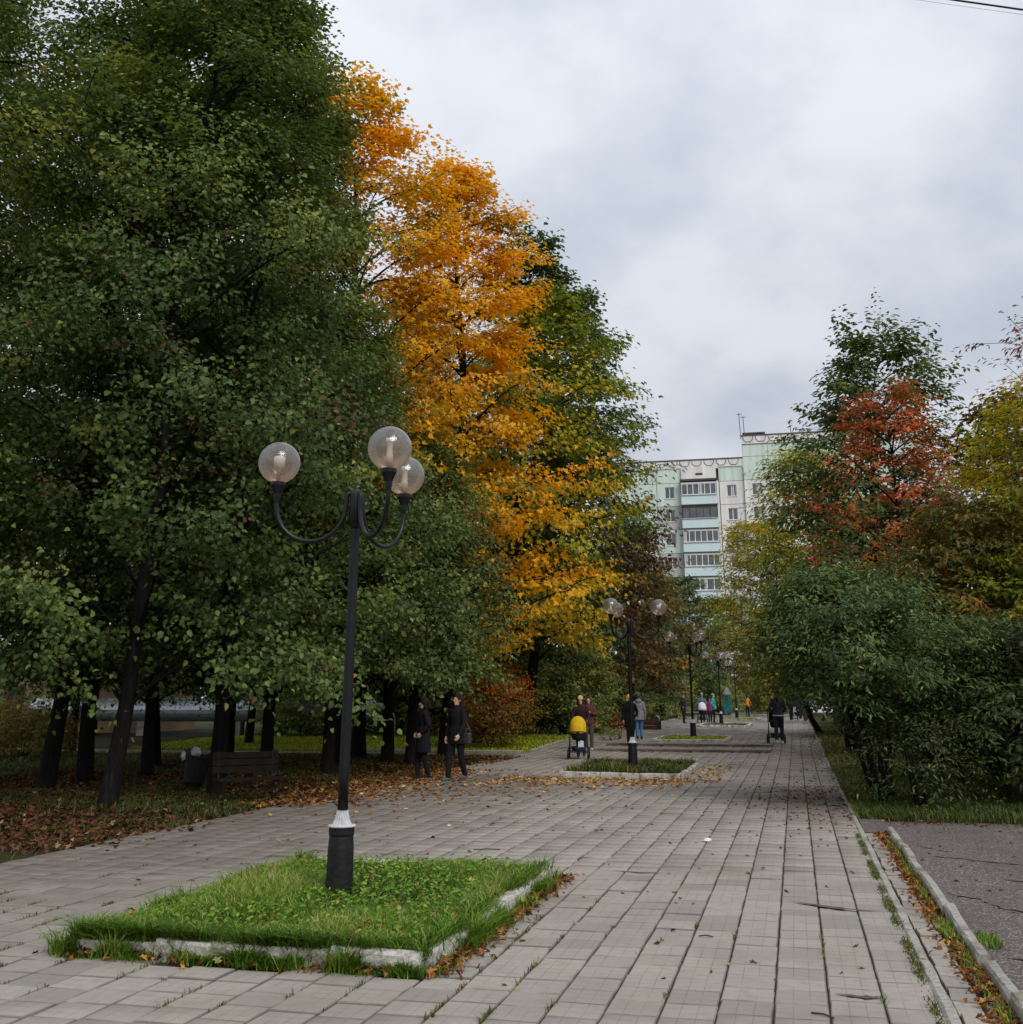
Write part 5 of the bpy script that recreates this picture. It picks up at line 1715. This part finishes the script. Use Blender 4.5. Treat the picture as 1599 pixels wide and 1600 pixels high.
# ------------------------------------------------------------------ people
def fused(prims, voxel, name, smooth=4):
    """tapered capsules and ellipsoids fused into one continuous skin"""
    mb = MB()
    for p in prims:
        if p[0] == 'c':
            _, a, b, ra, rb = p[:5]
            a, b = Vector(a), Vector(b)
            ax = (b - a)
            L_ = ax.length
            if L_ < 1e-6:
                continue
            q = Vector((0, 0, 1)).rotation_difference(ax.normalized()).to_matrix().to_4x4()
            Mx = Matrix.Translation(a) @ q
            prof = [(ra * math.sin(PI / 2 * i / 3), -ra * math.cos(PI / 2 * i / 3)) for i in range(4)]
            prof += [(rb * math.cos(PI / 2 * i / 3), L_ + rb * math.sin(PI / 2 * i / 3)) for i in range(4)]
            prof[0] = (1e-5, prof[0][1])
            prof[-1] = (1e-5, prof[-1][1])
            mb.lathe(prof, 12, Mx)
        elif p[0] == 'e':
            mb.ball(p[1], p[2], 16, 10, p[3] if len(p) > 3 else None)
        elif p[0] == 'l':                      # lofted ellipse rings: (centre, rx, ry)
            n = 18
            vs = []
            for (c, rx, ry) in p[1]:
                vs += [(c[0] + rx * math.cos(2 * PI * k / n), c[1] + ry * math.sin(2 * PI * k / n), c[2]) for k in range(n)]
            m_ = len(p[1])
            fs = [(i * n + k, i * n + (k + 1) % n, (i + 1) * n + (k + 1) % n, (i + 1) * n + k) for i in range(m_ - 1) for k in range(n)]
            fs += [tuple(range(n - 1, -1, -1)), tuple((m_ - 1) * n + k for k in range(n))]
            mb.add(vs, fs)
    me = mb.mesh('tmp')
    o = bpy.data.objects.new('tmp', me)
    C.objects.link(o)
    md = o.modifiers.new('r', 'REMESH')
    md.mode = 'VOXEL'
    md.voxel_size = voxel
    sm_ = o.modifiers.new('s', 'SMOOTH')
    sm_.factor = 0.5
    sm_.iterations = smooth
    dg = bpy.context.evaluated_depsgraph_get()
    res = bpy.data.meshes.new_from_object(o.evaluated_get(dg))
    bpy.data.objects.remove(o)
    bpy.data.meshes.remove(me)
    res.name = name
    res.polygons.foreach_set('use_smooth', [True] * len(res.polygons))
    return res


ARM = {
    'down': ((0.235, 0.03, 1.11), (0.255, -0.03, 0.87)),
    'fwd': ((0.235, -0.05, 1.11), (0.23, -0.20, 0.91)),
    'back': ((0.235, 0.10, 1.12), (0.25, 0.12, 0.88)),
    'push': ((0.25, -0.02, 1.14), (0.19, -0.24, 1.03)),
    'chest': ((0.26, -0.03, 1.14), (0.07, -0.23, 1.20)),
    'pocket': ((0.29, 0.06, 1.14), (0.21, -0.09, 0.96)),
    'phone': ((0.25, -0.08, 1.15), (0.10, -0.24, 1.40)),
    'behind': ((0.27, 0.10, 1.14), (0.08, 0.19, 0.98)),
}
skin = simple('skin', (0.50, 0.30, 0.215), 0.55, 0.4, 0, 0.06)
eyem = simple('eye_dark', (0.02, 0.015, 0.012), 0.3, 0.5)
lipm = simple('lips', (0.36, 0.12, 0.10), 0.5, 0.3)
cloth = {}


def fabric(c):
    k = tuple(c)
    if k not in cloth:
        cloth[k] = simple('fabric', c, 0.9, 0.15, 0, 0.18, 14, 0.25)
    return cloth[k]


def person(label, loc, rot, h=1.70, arms=('down', 'down'), stride=0.0, coat=(0.02, 0.02, 0.02), hem=0.80, flare=0.0, legs=(0.02, 0.02, 0.025), shoe=(0.03, 0.03, 0.03),
           hair=(0.03, 0.02, 0.015), style='short', hat=None, hood=None, vox=0.013, belt=None, bag=None, fingers=True, look=0.0, group='people on the walk'):
    k = h / 1.70
    t = thing('person', label, 'person', loc, rot, group)
    t.scale = (k, k, k)
    body = []
    hx, hd = 0.0, (0.0, -0.025, 1.585)
    ankles, knees = [], []
    for s, f in ((-1, 1), (1, -1)):
        an = Vector((s * 0.085, -f * stride, 0.085 + (0.05 * min(1, stride * 4) if f < 0 else 0)))
        hp = Vector((s * 0.09, 0, 0.90))
        kn = (an + hp) / 2 + Vector((0, -0.03 - stride * 0.15, 0.0))
        ankles.append(an)
        knees.append(kn)
        body += [('c', hp, kn, 0.083, 0.056), ('c', kn, an, 0.052, 0.036), ('c', an, an + Vector((0, 0.02, -0.045)), 0.036, 0.034), ('c', an + Vector((0, 0, -0.05)), an + Vector((0, -0.15, -0.06)), 0.034, 0.026)]
    body += [('l', [((0, 0, 0.82), 0.14, 0.095), ((0, 0, 0.94), 0.165, 0.115), ((0, 0, 1.08), 0.135, 0.095), ((0, 0, 1.26), 0.155, 0.110), ((0, 0, 1.35), 0.140, 0.095), ((0, 0.003, 1.40), 0.095, 0.075), ((0, 0.005, 1.45), 0.060, 0.058)])]
    body += [('c', (0, 0.005, 1.42), (0, -0.01, 1.52), 0.056, 0.050)]
    # head: skull, jaw, nose, ears
    body += [('e', (0, 0.0, 1.605), (0.076, 0.094, 0.100)), ('c', (0, -0.035, 1.555), (0, -0.058, 1.515), 0.058, 0.036), ('c', (0, -0.092, 1.60), (0, -0.112, 1.572), 0.010, 0.015),
             ('e', (-0.077, 0.0, 1.585), (0.012, 0.020, 0.032)), ('e', (0.077, 0.0, 1.585), (0.012, 0.020, 0.032))]
    wr = []
    for s, pose in ((-1, arms[0]), (1, arms[1])):
        el, wt = ARM[pose]
        sh = Vector((s * 0.160, 0.0, 1.355))
        el, wt = Vector((s * el[0], el[1], el[2])), Vector((s * wt[0], wt[1], wt[2]))
        wr.append((el, wt))
        body += [('c', sh, el, 0.054, 0.042), ('c', el, wt, 0.040, 0.027)]
        d_ = (wt - el).normalized()
        inn = Vector((-s, 0, 0))
        inn = (inn - d_ * inn.dot(d_)).normalized()
        fr_ = d_.cross(inn) * s
        if fr_.y > 0:
            fr_ = -fr_
        pc = wt + d_ * 0.045
        body += [('c', wt + fr_ * 0.016, wt + d_ * 0.085 + fr_ * 0.028, 0.020, 0.015), ('c', wt - fr_ * 0.016, wt + d_ * 0.082 - fr_ * 0.028, 0.020, 0.014), ('c', wt, wt + d_ * 0.088, 0.022, 0.016)]
        if fingers:
            for q, ln in enumerate((0.068, 0.078, 0.073, 0.058)):
                o_ = fr_ * (0.032 - 0.021 * q)
                a_ = wt + d_ * 0.085 + o_
                b_ = a_ + d_ * ln * 0.55 + inn * 0.012
                c_ = b_ + d_ * ln * 0.30 + inn * 0.028
                body += [('c', a_, b_, 0.0095, 0.0088), ('c', b_, c_, 0.0088, 0.0075)]
            a_ = wt + d_ * 0.03 + fr_ * 0.024
            b_ = a_ + d_ * 0.035 + fr_ * 0.026 + inn * 0.012
            c_ = b_ + d_ * 0.032 + fr_ * 0.006 + inn * 0.014
            body += [('c', a_, b_, 0.013, 0.011), ('c', b_, c_, 0.011, 0.009)]
    me = fused(body, vox * 0.62 if fingers else vox, 'body', 3)
    link('body', me, skin, t)
    # clothes
    tr = []
    for s in range(2):
        hp = Vector((-0.09 if s == 0 else 0.09, 0, 0.90))
        tr += [('c', hp, knees[s], 0.098, 0.072), ('c', knees[s], ankles[s] + Vector((0, 0, 0.0)), 0.070, 0.055)]
    tr += [('l', [((0, 0, 0.80), 0.15, 0.11), ((0, 0, 0.94), 0.178, 0.128), ((0, 0, 1.06), 0.150, 0.110)])]
    link('trousers', fused(tr, vox, 'trousers', 3), fabric(legs), t)
    for s in range(2):
        an = ankles[s]
        link('shoe', fused([('c', an + Vector((0, 0.025, -0.045)), an + Vector((0, -0.15, -0.055)), 0.044, 0.034), ('c', an + Vector((0, 0.02, 0.0)), an + Vector((0, 0.01, -0.04)), 0.046, 0.046)], vox, 'shoe', 2), fabric(shoe), t)
    ct = [('l', [((0, 0, hem), 0.185 + flare, 0.135 + flare * 0.8), ((0, 0, max(hem + 0.02, 0.94)), 0.188 + flare * 0.5, 0.138 + flare * 0.3), ((0, 0, 1.10), 0.160, 0.122), ((0, 0, 1.27), 0.178, 0.135), ((0, 0, 1.345), 0.172, 0.122), ((0, 0.002, 1.41), 0.125, 0.095), ((0, 0.005, 1.455), 0.078, 0.076), ((0, 0.008, 1.50), 0.070, 0.072)])]
    for s, (el, wt) in zip((-1, 1), wr):
        ct += [('c', (s * 0.165, 0, 1.365), el, 0.070, 0.058), ('c', el, wt - (wt - el).normalized() * 0.01, 0.058, 0.044)]
    if hood == 'down':
        ct += [('e', (0, 0.085, 1.44), (0.125, 0.085, 0.085)), ('e', (0, 0.02, 1.46), (0.11, 0.10, 0.05))]
    link('coat', fused(ct, vox, 'coat', 4), fabric(coat), t)
    if belt:
        link('belt', fused([('l', [((0, 0, hem + 0.015), 0.196 + flare, 0.146 + flare), ((0, 0, hem + 0.06), 0.196 + flare, 0.146 + flare)])], vox, 'belt', 1), fabric(belt), t)
    if hat is not None:
        hm = [('l', [((0, 0.005, 1.625), 0.092, 0.108), ((0, 0.005, 1.665), 0.093, 0.109), ((0, 0.012, 1.71), 0.080, 0.095), ((0, 0.018, 1.745), 0.048, 0.058), ((0, 0.02, 1.758), 0.016, 0.018)])]
        link('hat', fused(hm, vox, 'hat', 3), fabric(hat), t)
    hr = []
    if style == 'long':
        hr = [('e', (0, 0.018, 1.625), (0.093, 0.104, 0.105)), ('c', (-0.06, 0.04, 1.60), (-0.085, 0.035, 1.33), 0.052, 0.045), ('c', (0.06, 0.04, 1.60), (0.085, 0.035, 1.33), 0.052, 0.045), ('c', (0, 0.07, 1.58), (0, 0.085, 1.27), 0.070, 0.060)]
    elif style == 'bob':
        hr = [('e', (0, 0.018, 1.630), (0.105, 0.110, 0.108)), ('c', (-0.072, 0.02, 1.61), (-0.080, 0.01, 1.52), 0.045, 0.038), ('c', (0.072, 0.02, 1.61), (0.080, 0.01, 1.52), 0.045, 0.038), ('c', (0, 0.06, 1.60), (0, 0.065, 1.51), 0.062, 0.055)]
    elif style == 'short':
        hr = [('e', (0, 0.016, 1.628), (0.084, 0.098, 0.092)), ('c', (0, 0.06, 1.58), (0, 0.06, 1.54), 0.050, 0.042)]
    if hr:
        link('hair', fused(hr, vox, 'hair', 2), fabric(hair), t)
    for s in (-1, 1):
        MB().ball((s * 0.030, -0.082, 1.606), (0.011, 0.008, 0.007), 8, 6).build('eye', eyem, t, smooth=True)
    MB().ball((0, -0.092, 1.538), (0.022, 0.007, 0.006), 8, 6).build('mouth', lipm, t, smooth=True)
    return t


V1 = 0.0115
person('woman with long dark hair in a black coat walking out from under the trees', (-6.86, 23.4, 0.0), R(-24), 1.68, ('down', 'fwd'), 0.17, (0.010, 0.010, 0.012), 0.72, 0.03, (0.012, 0.012, 0.014), (0.10, 0.10, 0.11), (0.018, 0.012, 0.010), 'long', vox=V1)
person('dark dressed figure with a pale face half hidden against a tree trunk', (-7.75, 23.9, 0.0), R(-60), 1.60, ('pocket', 'pocket'), 0.10, (0.010, 0.010, 0.013), 0.55, 0.05, (0.012, 0.012, 0.014), (0.02, 0.02, 0.02), (0.02, 0.015, 0.012), 'bob', vox=V1)
person('woman in a cream knitted hat and dark jacket pushing the yellow pram', (-6.02, 33.1, 0.0), R(10), 1.62, ('push', 'push'), 0.12, (0.030, 0.014, 0.018), 0.78, 0.02, (0.015, 0.015, 0.018), (0.03, 0.03, 0.03), (0.03, 0.02, 0.015), 'bob', hat=(0.52, 0.43, 0.18))
person('woman with red brown hair in a maroon jacket looking at her phone', (-6.40, 36.6, 0.02), R(6), 1.60, ('chest', 'chest'), 0.09, (0.115, 0.035, 0.038), 0.84, 0.01, (0.085, 0.082, 0.055), (0.45, 0.45, 0.44), (0.085, 0.022, 0.016), 'long')
person('person with light orange blond hair in a long black coat by the second lamp', (-5.45, 39.2, 0.06), R(25), 1.62, ('down', 'pocket'), 0.05, (0.009, 0.009, 0.012), 0.62, 0.03, (0.010, 0.010, 0.012), (0.03, 0.03, 0.03), (0.72, 0.42, 0.17), 'bob')
person('person seen from behind in a grey hooded coat and blue jeans', (-5.72, 43.6, 0.12), R(192), 1.60, ('down', 'phone'), 0.07, (0.235, 0.225, 0.245), 0.72, 0.03, (0.075, 0.19, 0.36), (0.02, 0.02, 0.02), (0.06, 0.055, 0.05), 'short', hood='down', hat=(0.10, 0.10, 0.10))
person('person from behind in a dark purple jacket pushing a dark pushchair', (-0.60, 40.2, 0.12), R(178), 1.72, ('push', 'push'), 0.13, (0.030, 0.022, 0.045), 0.86, 0.0, (0.022, 0.026, 0.030), (0.50, 0.48, 0.45), (0.012, 0.010, 0.010), 'short', hood='down', hat=(0.012, 0.012, 0.014), belt=(0.40, 0.40, 0.42))
bagm = simple('grey_leather', (0.045, 0.045, 0.05), 0.5, 0.4, 0, 0.15)
hb = thing('shoulder_bag', 'small grey shoulder bag at the hip of the long haired woman in black', 'bag', (-6.655, 23.34, 0.83), R(-24))
MB().bbox(-0.11, 0.11, -0.05, 0.05, -0.10, 0.10, 0.02).build('pouch', bagm, hb)
MB().tube([(-0.10, 0, 0.09), (-0.13, 0.02, 0.30), (-0.16, 0.06, 0.50), (-0.14, 0.12, 0.40), (0.10, 0.05, 0.09)], 0.008, 6).build('strap', bagm, hb)
V2 = 0.02
person('grey haired man in a dark navy coat left of the white pram', (-6.45, 69.3, 0.12), R(60), 1.62, ('pocket', 'pocket'), 0.04, (0.016, 0.018, 0.028), 0.70, 0.02, (0.012, 0.012, 0.014), (0.02, 0.02, 0.02), (0.30, 0.28, 0.26), 'short', vox=V2, fingers=False)
person('person in a grey blue hat behind the white pram', (-5.45, 70.6, 0.12), R(8), 1.66, ('push', 'push'), 0.05, (0.10, 0.13, 0.15), 0.72, 0.02, (0.02, 0.02, 0.025), (0.02, 0.02, 0.02), (0.05, 0.04, 0.03), 'bob', hat=(0.22, 0.27, 0.30), vox=V2, fingers=False)
person('person in a bright teal jacket beside the white pram', (-4.72, 69.7, 0.12), R(80), 1.62, ('pocket', 'pocket'), 0.03, (0.03, 0.26, 0.29), 0.80, 0.02, (0.012, 0.013, 0.018), (0.02, 0.02, 0.02), (0.05, 0.035, 0.025), 'short', hat=(0.10, 0.30, 0.33), vox=V2, fingers=False)
person('child in a magenta jacket between the white pram and the teal jacket', (-5.02, 70.9, 0.12), R(20), 1.42, ('down', 'down'), 0.05, (0.25, 0.025, 0.10), 0.78, 0.02, (0.02, 0.018, 0.025), (0.05, 0.05, 0.05), (0.04, 0.025, 0.02), 'bob', vox=V2, fingers=False)
person('small person in an orange jacket far down the walk', (-3.62, 91.5, 0.12), R(165), 1.52, ('phone', 'phone'), 0.05, (0.75, 0.27, 0.03), 0.86, 0.02, (0.02, 0.022, 0.03), (0.02, 0.02, 0.02), (0.05, 0.03, 0.02), 'short', vox=V2, fingers=False)
person('dark dressed person nearest the white car', (0.15, 82.0, 0.12), R(185), 1.70, ('down', 'down'), 0.12, (0.020, 0.022, 0.045), 0.78, 0.02, (0.012, 0.012, 0.016), (0.02, 0.02, 0.02), (0.02, 0.015, 0.012), 'short', vox=V2, fingers=False)
person('person in a dark blue jacket in the far group by the car', (0.42, 84.5, 0.12), R(170), 1.62, ('down', 'pocket'), 0.1, (0.025, 0.04, 0.11), 0.80, 0.02, (0.012, 0.012, 0.016), (0.02, 0.02, 0.02), (0.05, 0.03, 0.02), 'bob', vox=V2, fingers=False)
person('person in black behind the purple jacket in the far group', (-0.35, 80.0, 0.12), R(20), 1.72, ('down', 'down'), 0.1, (0.012, 0.012, 0.014), 0.74, 0.02, (0.012, 0.012, 0.014), (0.02, 0.02, 0.02), (0.02, 0.015, 0.012), 'short', vox=V2, fingers=False)


def pram(label, loc, rot, hoodc, basketc, sc=1.0, hood_only=False):
    """baby carriage; the hood is at the -Y end, the handle at +Y"""
    t = thing('pram', label, 'pram', loc, rot, 'prams on the walk')
    t.scale = (sc, sc, sc)
    hm = fabric(hoodc)
    # hood: three quarter dome of cloth with folds
    n, m = 18, 12
    vs, fs = [], []
    for i in range(m + 1):
        a = -0.15 + (PI * 0.62 + 0.15) * i / m      # from the front rim over the top
        for k in range(n + 1):
            b = PI * k / n
            rr_ = 1.0 + 0.035 * abs(math.sin(a * 4.5))
            vs.append((0.215 * rr_ * math.cos(b), -0.20 - 0.27 * rr_ * math.sin(b) * math.cos(a) * 0.9, 0.70 + 0.40 * rr_ * abs(math.sin(b)) ** 0.6 * max(math.sin(a), -0.05)))
    for i in range(m):
        for k in range(n):
            q = i * (n + 1) + k
            fs.append((q, q + 1, q + n + 2, q + n + 1))
    hd = MB().add(vs, fs).build('hood', hm, t, smooth=True)
    sol = hd.modifiers.new('thickness', 'SOLIDIFY')
    sol.thickness = 0.012
    MB().tube([(0.225 * math.cos(PI * k / 12), -0.20 - 0.255 * math.sin(PI * k / 12), 0.69 + 0.03 * math.sin(PI * k / 12)) for k in range(13)], 0.014, 6).build('piping', M['blackrough'], hd)
    blkf = fabric((0.014, 0.014, 0.016))
    link('carrycot', fused([('l', [((0, -0.10, 0.50), 0.15, 0.30), ((0, -0.10, 0.56), 0.19, 0.35), ((0, -0.10, 0.70), 0.205, 0.37), ((0, -0.10, 0.71), 0.20, 0.36)])], 0.02, 'carrycot', 3), blkf, t)
    link('apron', fused([('l', [((0, 0.07, 0.69), 0.19, 0.19), ((0, 0.07, 0.735), 0.17, 0.17), ((0, 0.07, 0.745), 0.12, 0.12)])], 0.02, 'apron', 3), hm, t)
    for s in (-1, 1):
        fr_ = MB().tube([(s * 0.21, 0.62, 1.02), (s * 0.22, 0.50, 0.95), (s * 0.235, 0.05, 0.58), (s * 0.25, -0.36, 0.20)], 0.014, 8).build('frame_rail', M['blackmetal'], t)
        MB().tube([(s * 0.235, 0.05, 0.56), (s * 0.25, 0.36, 0.20)], 0.013, 8).build('strut', M['blackmetal'], fr_)
        for y_, r_ in ((-0.36, 0.125), (0.36, 0.15)):
            Mx = Matrix.Translation((s * 0.275, y_, r_ + 0.0)) @ Matrix.Rotation(PI / 2, 4, 'Y')
            wh = MB().lathe([(r_ * 0.78, -0.022), (r_, -0.024), (r_, 0.024), (r_ * 0.78, 0.022)], 18, Mx).build('wheel', M['blackrough'], t)
            MB().lathe([(r_ * 0.30, -0.018), (r_ * 0.77, -0.010), (r_ * 0.77, 0.010), (r_ * 0.30, 0.018)], 14, Mx).build('rim', simple('grey_plastic', (0.14, 0.14, 0.15), 0.5), wh)
    MB().tube([(-0.21, 0.62, 1.02), (0, 0.64, 1.035), (0.21, 0.62, 1.02)], 0.018, 8).build('handle', M['blackrough'], t)
    MB().tube([(-0.25, -0.36, 0.19), (0.25, -0.36, 0.19)], 0.013, 8).build('axle', M['blackmetal'], t)
    MB().tube([(-0.25, 0.36, 0.19), (0.25, 0.36, 0.19)], 0.013, 8).build('axle', M['blackmetal'], t)
    link('basket', fused([('l', [((0, 0, 0.20), 0.17, 0.29), ((0, 0, 0.26), 0.20, 0.33), ((0, 0, 0.33), 0.205, 0.34)])], 0.02, 'basket', 2), fabric(basketc), t)
    return t


pram('yellow hooded pram with a navy basket coming up the walk', (-5.92, 32.15, 0.0), R(8), (0.62, 0.40, 0.018), (0.03, 0.04, 0.10), 1.0)
o = MB().bbox(-0.07, 0.07, -0.05, 0.05, -0.06, 0.10, 0.02).build('carrier_bag', simple('white_bag', (0.62, 0.62, 0.64), 0.6), loc=(-5.80, 31.88, 0.38))
tag(o, 'small white bag on the basket of the yellow pram', 'bag')
pram('white hooded pram in the distant group of people', (-5.38, 69.6, 0.12), R(6), (0.60, 0.62, 0.64), (0.02, 0.02, 0.022), 1.05)
pram('dark pushchair pushed away by the person in the purple jacket', (-0.72, 41.15, 0.12), R(178), (0.018, 0.018, 0.022), (0.05, 0.05, 0.055), 1.0)
